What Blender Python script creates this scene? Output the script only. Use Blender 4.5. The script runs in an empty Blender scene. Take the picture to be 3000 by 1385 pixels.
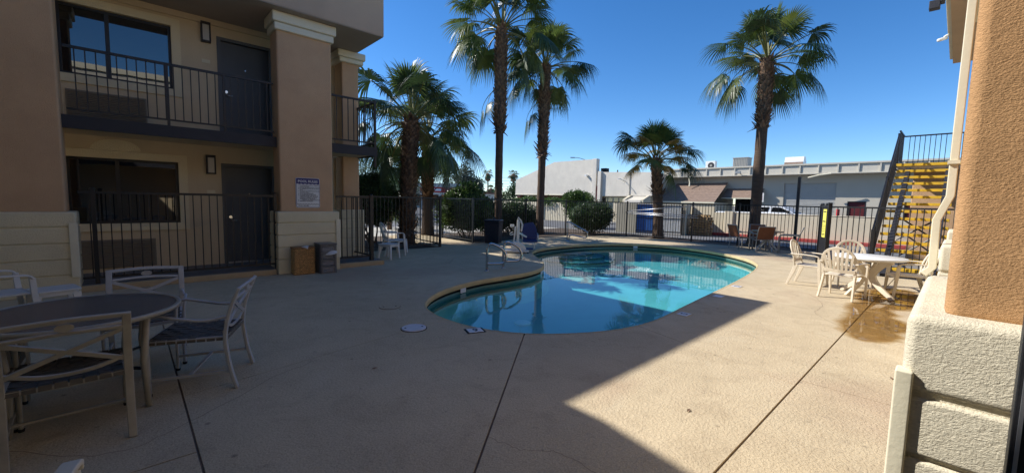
import bpy, bmesh, math, random
from mathutils import Vector, Matrix
from math import pi, sin, cos, radians, sqrt, atan2

# ---------------------------------------------------------------- camera, sky, sun, exposure
S = bpy.context.scene
C = S.collection
cam_d = bpy.data.cameras.new('camera')
cam_d.sensor_fit = 'HORIZONTAL'
cam_d.sensor_width = 36.0
cam_d.lens = 36.0 * 1211 / 3000
cam_d.clip_start = 0.05
cam_d.clip_end = 3000
cam = bpy.data.objects.new('camera', cam_d)
C.objects.link(cam)
S.camera = cam
_p, _r, _a = radians(5.0), radians(1.3), radians(47.0)
_f = Vector((cos(_a) * cos(_p), sin(_a) * cos(_p), -sin(_p)))
_rt = Vector((sin(_a), -cos(_a), 0))
_up = _rt.cross(_f)
_R = _rt * cos(_r) + _up * sin(_r)
_U = _up * cos(_r) - _rt * sin(_r)
cam.matrix_world = Matrix(((_R.x, _U.x, -_f.x, 0), (_R.y, _U.y, -_f.y, 0), (_R.z, _U.z, -_f.z, 1.6), (0, 0, 0, 1)))

SUN = Vector((-0.55, 1.126, 1.0)).normalized()          # towards the sun
SUN_EL = math.asin(SUN.z)
SUN_AZ = atan2(SUN.x, SUN.y)                            # from +Y towards +X
w = bpy.data.worlds.new('World')
S.world = w
w.use_nodes = True
wn = w.node_tree
sky = wn.nodes.new('ShaderNodeTexSky')
sky.sky_type = 'NISHITA'
sky.sun_disc = False
sky.sun_elevation = SUN_EL
sky.sun_rotation = SUN_AZ
sky.altitude = 400
sky.air_density = 0.8
sky.dust_density = 0.08
sky.ozone_density = 3.0
bg = wn.nodes['Background']
hs = wn.nodes.new('ShaderNodeHueSaturation')
hs.inputs['Saturation'].default_value = 1.27
hs.inputs['Hue'].default_value = 0.503
wn.links.new(sky.outputs[0], hs.inputs['Color'])
wn.links.new(hs.outputs[0], bg.inputs[0])
bg.inputs[1].default_value = 0.122
sd = bpy.data.lights.new('sun', 'SUN')
sd.energy = 4.6
sd.angle = radians(0.53)
sd.color = (1.0, 0.965, 0.90)
so = bpy.data.objects.new('sun', sd)
C.objects.link(so)
so.rotation_euler = (-SUN).to_track_quat('-Z', 'Y').to_euler()
so.location = (0, 0, 30)
vs = S.view_settings
vs.view_transform = 'Standard'
vs.look = 'None'
vs.gamma = 1
vs.use_curve_mapping = False
vs.exposure = 0.60
S.cycles.use_denoising = True
S.cycles.max_bounces = 10
S.cycles.transparent_max_bounces = 24
S.cycles.sample_clamp_indirect = 6.0

# ---------------------------------------------------------------- helpers
random.seed(7)
def V(*a): return Vector(a)

def tag(o, label=None, cat=None, group=None, kind=None):
    if label: o['label'] = label
    if cat: o['category'] = cat
    if group: o['group'] = group
    if kind: o['kind'] = kind
    return o

def thing(name, label, cat, loc=(0, 0, 0), rz=0.0, group=None):
    o = bpy.data.objects.new(name, None)
    o.empty_display_size = 0.1
    C.objects.link(o)
    o.location = loc
    o.rotation_euler = (0, 0, rz)
    return tag(o, label, cat, group)

def wloc(o):
    v = Vector((0, 0, 0))
    while o is not None:
        v += o.location
        o = o.parent
    return v

class MB:
    def __init__(s):
        s.v = []; s.f = []
    def add(s, vs, fs):
        n = len(s.v)
        s.v += [tuple(p) for p in vs]
        s.f += [tuple(i + n for i in f) for f in fs]
        return s
    def box(s, x0, x1, y0, y1, z0, z1):
        return s.add([(x0, y0, z0), (x1, y0, z0), (x1, y1, z0), (x0, y1, z0), (x0, y0, z1), (x1, y0, z1), (x1, y1, z1), (x0, y1, z1)],
                     [(0, 3, 2, 1), (4, 5, 6, 7), (0, 1, 5, 4), (1, 2, 6, 5), (2, 3, 7, 6), (3, 0, 4, 7)])
    def obox(s, c, ax, ay, az, hx, hy, hz):
        c = Vector(c)
        P = []
        for k in (-1, 1):
            for i, j in ((-1, -1), (1, -1), (1, 1), (-1, 1)):
                P.append(c + ax * hx * i + ay * hy * j + az * hz * k)
        return s.add(P, [(0, 3, 2, 1), (4, 5, 6, 7), (0, 1, 5, 4), (1, 2, 6, 5), (2, 3, 7, 6), (3, 0, 4, 7)])
    def prism(s, poly, z0, z1):
        n = len(poly)
        vs = [(x, y, z0) for x, y in poly] + [(x, y, z1) for x, y in poly]
        fs = [tuple(range(n - 1, -1, -1)), tuple(range(n, 2 * n))]
        fs += [(i, (i + 1) % n, n + (i + 1) % n, n + i) for i in range(n)]
        return s.add(vs, fs)
    def prism_axis(s, poly, a0, a1, axis):
        # poly in the two remaining axes (in xyz order), extruded along axis
        n = len(poly)
        def mk(p, a):
            return (a, p[0], p[1]) if axis == 0 else ((p[0], a, p[1]) if axis == 1 else (p[0], p[1], a))
        vs = [mk(p, a0) for p in poly] + [mk(p, a1) for p in poly]
        fs = [tuple(range(n - 1, -1, -1)), tuple(range(n, 2 * n))]
        fs += [(i, (i + 1) % n, n + (i + 1) % n, n + i) for i in range(n)]
        return s.add(vs, fs)
    def ribbon(s, path, wd, th, nrm=None, closed=False):
        # rectangular section swept along path; wd measured across, th along nrm
        path = [Vector(p) for p in path]
        n = len(path)
        vs = []
        for i, p in enumerate(path):
            a = path[(i - 1) % n] if (closed or i > 0) else p
            b = path[(i + 1) % n] if (closed or i < n - 1) else p
            t = (b - a).normalized()
            nn = Vector(nrm[i]) if isinstance(nrm, list) else Vector(nrm)
            sd_ = t.cross(nn).normalized()
            nn = sd_.cross(t).normalized()
            W = (wd[i] if isinstance(wd, (list, tuple)) else wd) / 2
            T = (th[i] if isinstance(th, (list, tuple)) else th) / 2
            vs += [p + sd_ * W + nn * T, p - sd_ * W + nn * T, p - sd_ * W - nn * T, p + sd_ * W - nn * T]
        fs = []
        for i in range(n if closed else n - 1):
            a = 4 * i; b = 4 * ((i + 1) % n)
            fs += [(a + j, a + (j + 1) % 4, b + (j + 1) % 4, b + j) for j in range(4)]
        if not closed:
            fs += [(3, 2, 1, 0), (4 * n - 4, 4 * n - 3, 4 * n - 2, 4 * n - 1)]
        return s.add(vs, fs)
    def tube(s, path, r, n=8, closed=False, cap=True):
        path = [Vector(p) for p in path]
        m = len(path)
        vs = []; ref = None
        for i, p in enumerate(path):
            a = path[(i - 1) % m] if (closed or i > 0) else p
            b = path[(i + 1) % m] if (closed or i < m - 1) else p
            t = (b - a).normalized()
            if ref is None:
                ref = t.orthogonal().normalized()
            ref = (ref - t * ref.dot(t)).normalized()
            bi = t.cross(ref)
            R = r[i] if isinstance(r, (list, tuple)) else r
            vs += [p + (ref * cos(2 * pi * k / n) + bi * sin(2 * pi * k / n)) * R for k in range(n)]
        fs = []
        for i in range(m if closed else m - 1):
            a = n * i; b = n * ((i + 1) % m)
            fs += [(a + k, a + (k + 1) % n, b + (k + 1) % n, b + k) for k in range(n)]
        if cap and not closed:
            fs += [tuple(range(n - 1, -1, -1)), tuple(range(n * (m - 1), n * m))]
        return s.add(vs, fs)
    def lathe(s, prof, n=24, c=(0, 0, 0), cap=True):
        vs = []
        for r, z in prof:
            vs += [(c[0] + r * cos(2 * pi * k / n), c[1] + r * sin(2 * pi * k / n), c[2] + z) for k in range(n)]
        m = len(prof)
        fs = []
        for i in range(m - 1):
            a = n * i; b = a + n
            fs += [(a + k, a + (k + 1) % n, b + (k + 1) % n, b + k) for k in range(n)]
        if cap:
            fs += [tuple(range(n - 1, -1, -1)), tuple(range(n * (m - 1), n * m))]
        return s.add(vs, fs)
    def mesh(s, name, off=None):
        m = bpy.data.meshes.new(name)
        o = off or Vector((0, 0, 0))
        m.from_pydata([(x - o.x, y - o.y, z - o.z) for x, y, z in s.v], [], s.f)
        m.update()
        return m
    def build(s, name, mat, parent=None, world=True, smooth=False, bevel=0, seg=2, sub=0):
        if parent is None:
            xs = [p[0] for p in s.v]; ys = [p[1] for p in s.v]; zs = [p[2] for p in s.v]
            off = Vector(((min(xs) + max(xs)) / 2, (min(ys) + max(ys)) / 2, min(zs)))
            o = bpy.data.objects.new(name, s.mesh(name, off))
            o.location = off
        else:
            off = wloc(parent) if world else None
            o = bpy.data.objects.new(name, s.mesh(name, off))
            o.parent = parent
        C.objects.link(o)
        if mat: o.data.materials.append(mat)
        if smooth:
            for p in o.data.polygons: p.use_smooth = True
        if bevel:
            b = o.modifiers.new('bevel', 'BEVEL'); b.width = bevel; b.segments = seg; b.limit_method = 'ANGLE'; b.angle_limit = radians(40)
            for p in o.data.polygons: p.use_smooth = True
            if hasattr(o.data, 'set_sharp_from_angle'): pass
            wnm = o.modifiers.new('wn', 'WEIGHTED_NORMAL'); wnm.keep_sharp = True
        if sub:
            b = o.modifiers.new('sub', 'SUBSURF'); b.levels = sub; b.render_levels = sub
        return o

def inst(name, data, parent, loc, rot=(0, 0, 0), scale=(1, 1, 1)):
    o = bpy.data.objects.new(name, data)
    o.parent = parent
    o.location = loc; o.rotation_euler = rot; o.scale = scale
    C.objects.link(o)
    return o

def copy_tree(o, parent=None):
    c = o.copy(); C.objects.link(c); c.parent = parent
    for ch in o.children: copy_tree(ch, c)
    return c

def box(name, m, parent, x0, x1, y0, y1, z0, z1, bevel=0, **k):
    return MB().box(x0, x1, y0, y1, z0, z1).build(name, m, parent, bevel=bevel, **k)

def bez(p0, p1, p2, p3, n=10):
    p0, p1, p2, p3 = map(Vector, (p0, p1, p2, p3))
    return [p0 * (1 - t) ** 3 + p1 * 3 * t * (1 - t) ** 2 + p2 * 3 * t * t * (1 - t) + p3 * t ** 3 for t in [i / n for i in range(n + 1)]]

def catmull(P, n=6, closed=False):
    P = [Vector(p) for p in P]
    out = []
    m = len(P)
    for i in range(m if closed else m - 1):
        p0 = P[(i - 1) % m] if (closed or i > 0) else P[i] * 2 - P[i + 1]
        p1 = P[i]; p2 = P[(i + 1) % m]
        p3 = P[(i + 2) % m] if (closed or i + 2 < m) else P[i + 1] * 2 - P[i]
        for k in range(n):
            t = k / n
            out.append(0.5 * ((2 * p1) + (p2 - p0) * t + (2 * p0 - 5 * p1 + 4 * p2 - p3) * t * t + (3 * p1 - p0 - 3 * p2 + p3) * t ** 3))
    if not closed: out.append(P[-1])
    return out

# ---------------------------------------------------------------- materials
def mat(name, col, rough=0.7, var=0.12, vscale=3.0, bump=0.0, bscale=40.0, bdet=4.0, metal=0.0, spec=0.4, col2=None, mix2=0.5, fine=0.0, fscale=120.0, stretch=None, bdist=0.01, trans=0.0, bump2=0.0):
    m = bpy.data.materials.new(name)
    m.use_nodes = True
    nt = m.node_tree; N = nt.nodes; L = nt.links
    b = N['Principled BSDF']
    b.inputs['Roughness'].default_value = rough
    b.inputs['Metallic'].default_value = metal
    b.inputs['Specular IOR Level'].default_value = spec
    g = N.new('ShaderNodeNewGeometry')
    pos = g.outputs['Position']
    if stretch:
        mp = N.new('ShaderNodeVectorMath'); mp.operation = 'MULTIPLY'
        mp.inputs[1].default_value = stretch
        L.new(pos, mp.inputs[0]); pos = mp.outputs[0]
    n1 = N.new('ShaderNodeTexNoise'); n1.inputs['Scale'].default_value = vscale; n1.inputs['Detail'].default_value = 6; n1.inputs['Roughness'].default_value = 0.62
    L.new(pos, n1.inputs['Vector'])
    r = N.new('ShaderNodeMapRange'); r.inputs[1].default_value = 0.25; r.inputs[2].default_value = 0.75
    r.inputs[3].default_value = 1 - var; r.inputs[4].default_value = 1 + var
    L.new(n1.outputs[0], r.inputs[0])
    c1 = N.new('ShaderNodeRGB'); c1.outputs[0].default_value = (*col, 1)
    src = c1.outputs[0]
    if col2:
        n3 = N.new('ShaderNodeTexNoise'); n3.inputs['Scale'].default_value = vscale * 0.45; n3.inputs['Detail'].default_value = 8; n3.inputs['Roughness'].default_value = 0.7
        L.new(pos, n3.inputs['Vector'])
        r3 = N.new('ShaderNodeMapRange'); r3.inputs[1].default_value = 0.5 - 0.12; r3.inputs[2].default_value = 0.5 + 0.2; r3.inputs[3].default_value = 0; r3.inputs[4].default_value = mix2
        L.new(n3.outputs[0], r3.inputs[0])
        mx = N.new('ShaderNodeMixRGB'); mx.inputs[2].default_value = (*col2, 1)
        L.new(r3.outputs[0], mx.inputs[0]); L.new(src, mx.inputs[1]); src = mx.outputs[0]
    vm = N.new('ShaderNodeVectorMath'); vm.operation = 'SCALE'
    L.new(src, vm.inputs[0]); L.new(r.outputs[0], vm.inputs['Scale'])
    src = vm.outputs[0]
    if fine:
        n4 = N.new('ShaderNodeTexNoise'); n4.inputs['Scale'].default_value = fscale; n4.inputs['Detail'].default_value = 3
        L.new(pos, n4.inputs['Vector'])
        r4 = N.new('ShaderNodeMapRange'); r4.inputs[1].default_value = 0.3; r4.inputs[2].default_value = 0.7; r4.inputs[3].default_value = 1 - fine; r4.inputs[4].default_value = 1 + fine
        L.new(n4.outputs[0], r4.inputs[0])
        v2 = N.new('ShaderNodeVectorMath'); v2.operation = 'SCALE'
        L.new(src, v2.inputs[0]); L.new(r4.outputs[0], v2.inputs['Scale']); src = v2.outputs[0]
    L.new(src, b.inputs['Base Color'])
    if bump:
        n2 = N.new('ShaderNodeTexNoise'); n2.inputs['Scale'].default_value = bscale; n2.inputs['Detail'].default_value = bdet; n2.inputs['Roughness'].default_value = 0.6
        L.new(pos, n2.inputs['Vector'])
        bp = N.new('ShaderNodeBump'); bp.inputs['Strength'].default_value = bump; bp.inputs['Distance'].default_value = bdist
        hgt = n2.outputs[0]
        if bump2:
            n5 = N.new('ShaderNodeTexNoise'); n5.inputs['Scale'].default_value = bscale * 0.22; n5.inputs['Detail'].default_value = 3; n5.inputs['Distortion'].default_value = 1.2
            L.new(pos, n5.inputs['Vector'])
            ma = N.new('ShaderNodeMath'); ma.operation = 'MULTIPLY_ADD'; ma.inputs[1].default_value = bump2
            L.new(n5.outputs[0], ma.inputs[0]); L.new(hgt, ma.inputs[2]); hgt = ma.outputs[0]
        L.new(hgt, bp.inputs['Height']); L.new(bp.outputs[0], b.inputs['Normal'])
    if trans:
        tr = N.new('ShaderNodeBsdfTranslucent'); ms = N.new('ShaderNodeMixShader'); ms.inputs[0].default_value = trans
        L.new(src, tr.inputs[0]); L.new(b.outputs[0], ms.inputs[1]); L.new(tr.outputs[0], ms.inputs[2])
        L.new(ms.outputs[0], N['Material Output'].inputs[0])
    return m

M = {}
M['stucco_orange'] = mat('stucco_orange', (0.57, 0.37, 0.22), 0.9, 0.10, 1.6, 0.8, 70, 3, spec=0.2, col2=(0.48, 0.30, 0.175), mix2=0.6, bdist=0.012)
M['stucco_mauve'] = mat('stucco_mauve', (0.48, 0.345, 0.24), 0.9, 0.08, 1.2, 0.5, 60, 3, spec=0.2, bdist=0.01)
M['stucco_cream'] = mat('stucco_cream', (0.72, 0.63, 0.43), 0.9, 0.07, 1.8, 0.8, 60, 3, spec=0.2, col2=(0.56, 0.49, 0.36), mix2=0.4, bdist=0.014)
M['stucco_tan'] = mat('stucco_tan', (0.62, 0.51, 0.35), 0.9, 0.07, 1.4, 0.4, 70, 3, spec=0.2, col2=(0.50, 0.40, 0.26), mix2=0.6, stretch=(1, 1, 0.35))
M['stucco_rough'] = mat('stucco_rough', (0.70, 0.635, 0.49), 0.92, 0.08, 4, 0.75, 150, 4, spec=0.15, col2=(0.58, 0.52, 0.39), mix2=0.45, bdist=0.006, stretch=(1, 1, 1.7), fine=0.1, fscale=90, bump2=0.7)
M['stucco_rough_orange'] = mat('stucco_rough_orange', (0.50, 0.295, 0.145), 0.92, 0.13, 3, 0.75, 140, 4, spec=0.15, col2=(0.41, 0.235, 0.115), mix2=0.6, bdist=0.0055, stretch=(1, 1, 1.8), fine=0.12, fscale=90, bump2=0.7)
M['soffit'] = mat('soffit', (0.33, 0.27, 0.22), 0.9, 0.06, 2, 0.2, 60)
M['trim_cream'] = mat('trim_cream', (0.70, 0.64, 0.48), 0.6, 0.05, 3, 0.15, 40)
M['black_metal'] = mat('black_metal', (0.012, 0.012, 0.014), 0.45, 0.2, 12, 0.1, 60, spec=0.5)
M['dark_slab'] = mat('dark_slab', (0.025, 0.025, 0.032), 0.6, 0.15, 4, 0.1, 30)
M['door_grey'] = mat('door_grey', (0.095, 0.10, 0.108), 0.5, 0.08, 3, 0.06, 30)
M['walk'] = mat('walk', (0.16, 0.155, 0.155), 0.8, 0.12, 3, 0.2, 60)
M['curb_tan'] = mat('curb_tan', (0.42, 0.31, 0.18), 0.85, 0.15, 4, 0.4, 50)
M['coping'] = mat('coping', (0.53, 0.40, 0.21), 0.8, 0.14, 4, 0.35, 50, col2=(0.40, 0.31, 0.18), mix2=0.5)
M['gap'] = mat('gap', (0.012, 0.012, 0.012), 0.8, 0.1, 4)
M['joint'] = mat('joint', (0.20, 0.14, 0.10), 0.95, 0.3, 9, 0.3, 60)
M['tile_band'] = mat('tile_band', (0.10, 0.18, 0.15), 0.25, 0.15, 6)
M['tile_white'] = mat('tile_white', (0.62, 0.62, 0.66), 0.35, 0.12, 20)
M['ink'] = mat('ink', (0.012, 0.013, 0.03), 0.5, 0.1, 20)
M['white_resin'] = mat('white_resin', (0.66, 0.65, 0.63), 0.42, 0.05, 6, 0.05, 30, col2=(0.55, 0.53, 0.49), mix2=0.4)
M['beige_resin'] = mat('beige_resin', (0.71, 0.625, 0.49), 0.42, 0.06, 6, 0.05, 30, col2=(0.60, 0.51, 0.385), mix2=0.4)
M['table_white'] = mat('table_white', (0.78, 0.77, 0.74), 0.35, 0.04, 5, 0.03, 20)
M['frame_beige'] = mat('frame_beige', (0.36, 0.335, 0.285), 0.4, 0.15, 8, 0.1, 60, spec=0.5, col2=(0.24, 0.22, 0.185), mix2=0.6)
M['frame_bluegrey'] = mat('frame_bluegrey', (0.36, 0.38, 0.42), 0.35, 0.1, 8, 0.05, 60, spec=0.5)
M['strap'] = mat('strap', (0.10, 0.09, 0.078), 0.5, 0.35, 14, 0.1, 80)
M['sling'] = mat('sling', (0.24, 0.085, 0.035), 0.75, 0.12, 8, 0.25, 300)
M['steel'] = mat('steel', (0.55, 0.55, 0.56), 0.22, 0.08, 10, metal=1.0)
M['aluminium'] = mat('aluminium', (0.5, 0.5, 0.52), 0.4, 0.1, 10, metal=0.9)
M['chrome'] = mat('chrome', (0.7, 0.7, 0.7), 0.2, 0.05, 10, metal=1.0)
M['navy_plastic'] = mat('navy_plastic', (0.012, 0.016, 0.03), 0.38, 0.15, 8, 0.05, 40, spec=0.5)
M['blue_plastic'] = mat('blue_plastic', (0.012, 0.03, 0.13), 0.45, 0.1, 8)
M['white_paint'] = mat('white_paint', (0.72, 0.72, 0.70), 0.4, 0.06, 6, 0.05, 30)
M['yellow_paint'] = mat('yellow_paint', (0.72, 0.44, 0.03), 0.6, 0.15, 6, 0.1, 40, col2=(0.5, 0.33, 0.05), mix2=0.4)
M['yellow_sign'] = mat('yellow_sign', (0.72, 0.66, 0.12), 0.5, 0.05, 6)
M['wicker'] = mat('wicker', (0.22, 0.115, 0.045), 0.7, 0.4, 30, 0.4, 120, fine=0.3, fscale=60)
M['wicker_light'] = mat('wicker_light', (0.46, 0.27, 0.11), 0.5, 0.6, 25, 0.4, 120, fine=0.4, fscale=45)
M['smoke_plastic'] = mat('smoke_plastic', (0.12, 0.12, 0.13), 0.35, 0.1, 6)
M['towel'] = mat('towel', (0.66, 0.64, 0.63), 0.95, 0.08, 12, 0.7, 200)
M['soil'] = mat('soil', (0.085, 0.06, 0.042), 0.95, 0.35, 5, 0.8, 30, fine=0.35, fscale=60)
M['asphalt'] = mat('asphalt', (0.14, 0.14, 0.145), 0.9, 0.16, 0.8, 0.5, 90, fine=0.2, fscale=80)
M['ground'] = mat('ground', (0.22, 0.20, 0.175), 0.95, 0.2, 0.25, 0.4, 20, fine=0.15, fscale=20)
M['concrete'] = mat('concrete', (0.45, 0.42, 0.37), 0.9, 0.1, 0.8, 0.3, 50, fine=0.08)
M['red_kerb'] = mat('red_kerb', (0.36, 0.04, 0.035), 0.8, 0.25, 5, 0.2, 40, col2=(0.30, 0.12, 0.10), mix2=0.5)
M['wall_cream'] = mat('wall_cream', (0.60, 0.53, 0.40), 0.9, 0.07, 1.5, 0.4, 40, col2=(0.52, 0.45, 0.33), mix2=0.4)
M['wall_white'] = mat('wall_white', (0.66, 0.605, 0.52), 0.92, 0.08, 1.6, 0.6, 9, 5, spec=0.15, bdist=0.03, col2=(0.56, 0.52, 0.46), mix2=0.5)
M['wall_grey'] = mat('wall_grey', (0.47, 0.43, 0.355), 0.9, 0.05, 1.0, 0.2, 30)
M['fascia_grey'] = mat('fascia_grey', (0.54, 0.50, 0.42), 0.85, 0.06, 2, 0.1, 20)
M['shingle'] = mat('shingle', (0.235, 0.165, 0.125), 0.95, 0.35, 5, 0.4, 40, stretch=(1, 1, 6))
M['dark_void'] = mat('dark_void', (0.01, 0.01, 0.011), 0.8, 0.1, 3)
M['maroon'] = mat('maroon', (0.10, 0.012, 0.014), 0.5, 0.1, 4)
M['brick'] = mat('brick', (0.17, 0.07, 0.05), 0.9, 0.3, 8, 0.3, 30)
M['shutter_grey'] = mat('shutter_grey', (0.44, 0.43, 0.40), 0.6, 0.05, 3)
M['blue_steel'] = mat('blue_steel', (0.035, 0.13, 0.42), 0.5, 0.15, 3, 0.05, 30)
M['wood_pallet'] = mat('wood_pallet', (0.40, 0.27, 0.14), 0.85, 0.35, 6, 0.3, 30, stretch=(4, 0.6, 4))
M['truck_white'] = mat('truck_white', (0.78, 0.79, 0.81), 0.18, 0.02, 3, spec=0.6)
M['rubber'] = mat('rubber', (0.015, 0.015, 0.015), 0.8, 0.1, 5)
M['red_paint'] = mat('red_paint', (0.45, 0.02, 0.03), 0.5, 0.1, 5)
M['hvac'] = mat('hvac', (0.34, 0.33, 0.30), 0.6, 0.1, 4)
M['pole_grey'] = mat('pole_grey', (0.25, 0.27, 0.28), 0.6, 0.05, 2)
M['bark'] = mat('bark', (0.115, 0.075, 0.05), 0.95, 0.3, 4, 0.9, 14, 5, stretch=(1, 1, 5), bdist=0.04)
M['boot'] = mat('boot', (0.165, 0.095, 0.060), 0.9, 0.5, 8, 0.5, 30, col2=(0.30, 0.20, 0.13), mix2=0.8)
M['petiole'] = mat('petiole', (0.15, 0.15, 0.04), 0.5, 0.3, 4)
M['frond'] = mat('frond', (0.068, 0.112, 0.026), 0.38, 0.45, 2.5, spec=0.5, trans=0.38, col2=(0.15, 0.165, 0.034), mix2=0.8)
M['frond_dark'] = mat('frond_dark', (0.042, 0.075, 0.026), 0.40, 0.3, 2.5, spec=0.55, trans=0.22)
M['frond_yellow'] = mat('frond_yellow', (0.33, 0.25, 0.05), 0.5, 0.4, 3, trans=0.3, col2=(0.24, 0.10, 0.03), mix2=0.8)
M['leaf'] = mat('leaf', (0.042, 0.080, 0.022), 0.4, 0.45, 1.6, spec=0.5, trans=0.22, fine=0.4, fscale=9)
M['leaf_bright'] = mat('leaf_bright', (0.075, 0.135, 0.028), 0.4, 0.4, 1.6, spec=0.5, trans=0.25, fine=0.35, fscale=9)
M['leaf_pale'] = mat('leaf_pale', (0.13, 0.165, 0.062), 0.6, 0.35, 0.8, trans=0.3, fine=0.35, fscale=5)
M['leaf_grey'] = mat('leaf_grey', (0.11, 0.13, 0.095), 0.6, 0.4, 0.8, trans=0.25, fine=0.4, fscale=5)
M['core_shade'] = mat('core_shade', (0.025, 0.042, 0.014), 0.9, 0.4, 3)  # darker than the leaves, paints the shade inside the shrubs
M['twig'] = mat('twig', (0.10, 0.075, 0.05), 0.9, 0.2, 5)
M['purple'] = mat('purple', (0.04, 0.033, 0.15), 0.5, 0.06, 8)
M['sign_white'] = mat('sign_white', (0.66, 0.66, 0.66), 0.45, 0.04, 8)
M['lamp_glass'] = mat('lamp_glass', (0.5, 0.49, 0.46), 0.4, 0.05, 8)
M['grille'] = mat('grille', (0.22, 0.19, 0.15), 0.6, 0.08, 6)
M['curtain'] = mat('curtain', (0.18, 0.18, 0.19), 0.9, 0.1, 4)

def glass_dark(name, col, rough=0.015):
    m = bpy.data.materials.new(name); m.use_nodes = True
    N = m.node_tree.nodes; L = m.node_tree.links
    b = N['Principled BSDF']
    b.inputs['Base Color'].default_value = (*col, 1)
    b.inputs['Roughness'].default_value = rough
    b.inputs['IOR'].default_value = 1.9
    b.inputs['Specular IOR Level'].default_value = 0.6
    n = N.new('ShaderNodeTexNoise'); n.inputs['Scale'].default_value = 1.3
    g = N.new('ShaderNodeNewGeometry'); L.new(g.outputs['Position'], n.inputs['Vector'])
    bp = N.new('ShaderNodeBump'); bp.inputs['Strength'].default_value = 0.05; bp.inputs['Distance'].default_value = 0.02
    L.new(n.outputs[0], bp.inputs['Height']); L.new(bp.outputs[0], b.inputs['Normal'])
    return m
M['pane'] = glass_dark('pane', (0.012, 0.012, 0.014))
M['car_glass'] = glass_dark('car_glass', (0.008, 0.009, 0.01))
def clear_plastic(name, col, tint, fac):
    m = bpy.data.materials.new(name); m.use_nodes = True
    N = m.node_tree.nodes; L = m.node_tree.links
    b = N['Principled BSDF']; b.inputs['Base Color'].default_value = (*col, 1); b.inputs['Roughness'].default_value = 0.25
    t = N.new('ShaderNodeBsdfTransparent'); t.inputs[0].default_value = (*tint, 1)
    x = N.new('ShaderNodeMixShader'); x.inputs[0].default_value = fac
    L.new(b.outputs[0], x.inputs[1]); L.new(t.outputs[0], x.inputs[2]); L.new(x.outputs[0], N['Material Output'].inputs[0])
    return m
M['drawer_plastic'] = clear_plastic('drawer_plastic', (0.30, 0.30, 0.32), (0.85, 0.85, 0.88), 0.6)
M['table_glass'] = clear_plastic('table_glass', (0.20, 0.19, 0.18), (0.5, 0.48, 0.47), 0.4)

def deck_material():
    m = bpy.data.materials.new('cool_deck'); m.use_nodes = True
    nt = m.node_tree; N = nt.nodes; L = nt.links
    b = N['Principled BSDF']; b.inputs['Roughness'].default_value = 0.85; b.inputs['Specular IOR Level'].default_value = 0.25
    g = N.new('ShaderNodeNewGeometry'); P = g.outputs['Position']
    def noise(sc, det=5, ro=0.6, dis=0.0):
        n = N.new('ShaderNodeTexNoise'); n.inputs['Scale'].default_value = sc; n.inputs['Detail'].default_value = det; n.inputs['Roughness'].default_value = ro; n.inputs['Distortion'].default_value = dis
        L.new(P, n.inputs['Vector']); return n.outputs[0]
    def rng(s, a, c, lo, hi):
        r = N.new('ShaderNodeMapRange'); r.inputs[1].default_value = a; r.inputs[2].default_value = c; r.inputs[3].default_value = lo; r.inputs[4].default_value = hi
        L.new(s, r.inputs[0]); return r.outputs[0]
    def mixc(f, a, col, fac=1.0):
        x = N.new('ShaderNodeMixRGB'); x.inputs[2].default_value = (*col, 1)
        L.new(f, x.inputs[0]); L.new(a, x.inputs[1]); return x.outputs[0]
    base = N.new('ShaderNodeRGB'); base.outputs[0].default_value = (0.585, 0.475, 0.318, 1)
    c = base.outputs[0]
    c = mixc(rng(noise(0.55, 7, 0.65), 0.40, 0.68, 0, 0.75), c, (0.45, 0.36, 0.235))
    c = mixc(rng(noise(2.6, 7, 0.7, 0.8), 0.48, 0.72, 0, 0.65), c, (0.41, 0.32, 0.21))
    c = mixc(rng(noise(0.9, 4, 0.6, 1.5), 0.55, 0.75, 0, 0.5), c, (0.60, 0.51, 0.36))
    c = mixc(rng(noise(9, 4, 0.7), 0.62, 0.72, 0, 0.5), c, (0.25, 0.205, 0.155))
    c = mixc(rng(noise(3.7, 6, 0.75, 2.0), 0.60, 0.70, 0, 0.45), c, (0.30, 0.24, 0.175))
    c = mixc(rng(noise(0.38, 3, 0.5, 0.6), 0.55, 0.68, 0, 0.5), c, (0.42, 0.29, 0.20))
    vo = N.new('ShaderNodeTexVoronoi'); vo.inputs['Scale'].default_value = 3.2; L.new(P, vo.inputs['Vector'])
    c = mixc(rng(vo.outputs['Distance'], 0.035, 0.075, 0.55, 0), c, (0.13, 0.10, 0.075))
    c = mixc(rng(noise(1.7, 8, 0.8, 3.0), 0.62, 0.66, 0, 0.35), c, (0.27, 0.215, 0.15))
    vm = N.new('ShaderNodeVectorMath'); vm.operation = 'SCALE'; L.new(c, vm.inputs[0])
    L.new(rng(noise(95, 2), 0.3, 0.7, 0.80, 1.16), vm.inputs['Scale'])
    L.new(vm.outputs[0], b.inputs['Base Color'])
    kn = rng(noise(40, 3, 0.55, 0.5), 0.46, 0.57, 0, 1)
    fn = noise(160, 2)
    ad = N.new('ShaderNodeMath'); ad.operation = 'MULTIPLY_ADD'; ad.inputs[1].default_value = 0.45
    L.new(fn, ad.inputs[0]); L.new(kn, ad.inputs[2])
    bp = N.new('ShaderNodeBump'); bp.inputs['Strength'].default_value = 0.5; bp.inputs['Distance'].default_value = 0.005
    L.new(ad.outputs[0], bp.inputs['Height']); L.new(bp.outputs[0], b.inputs['Normal'])
    return m
M['deck'] = deck_material()

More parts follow.
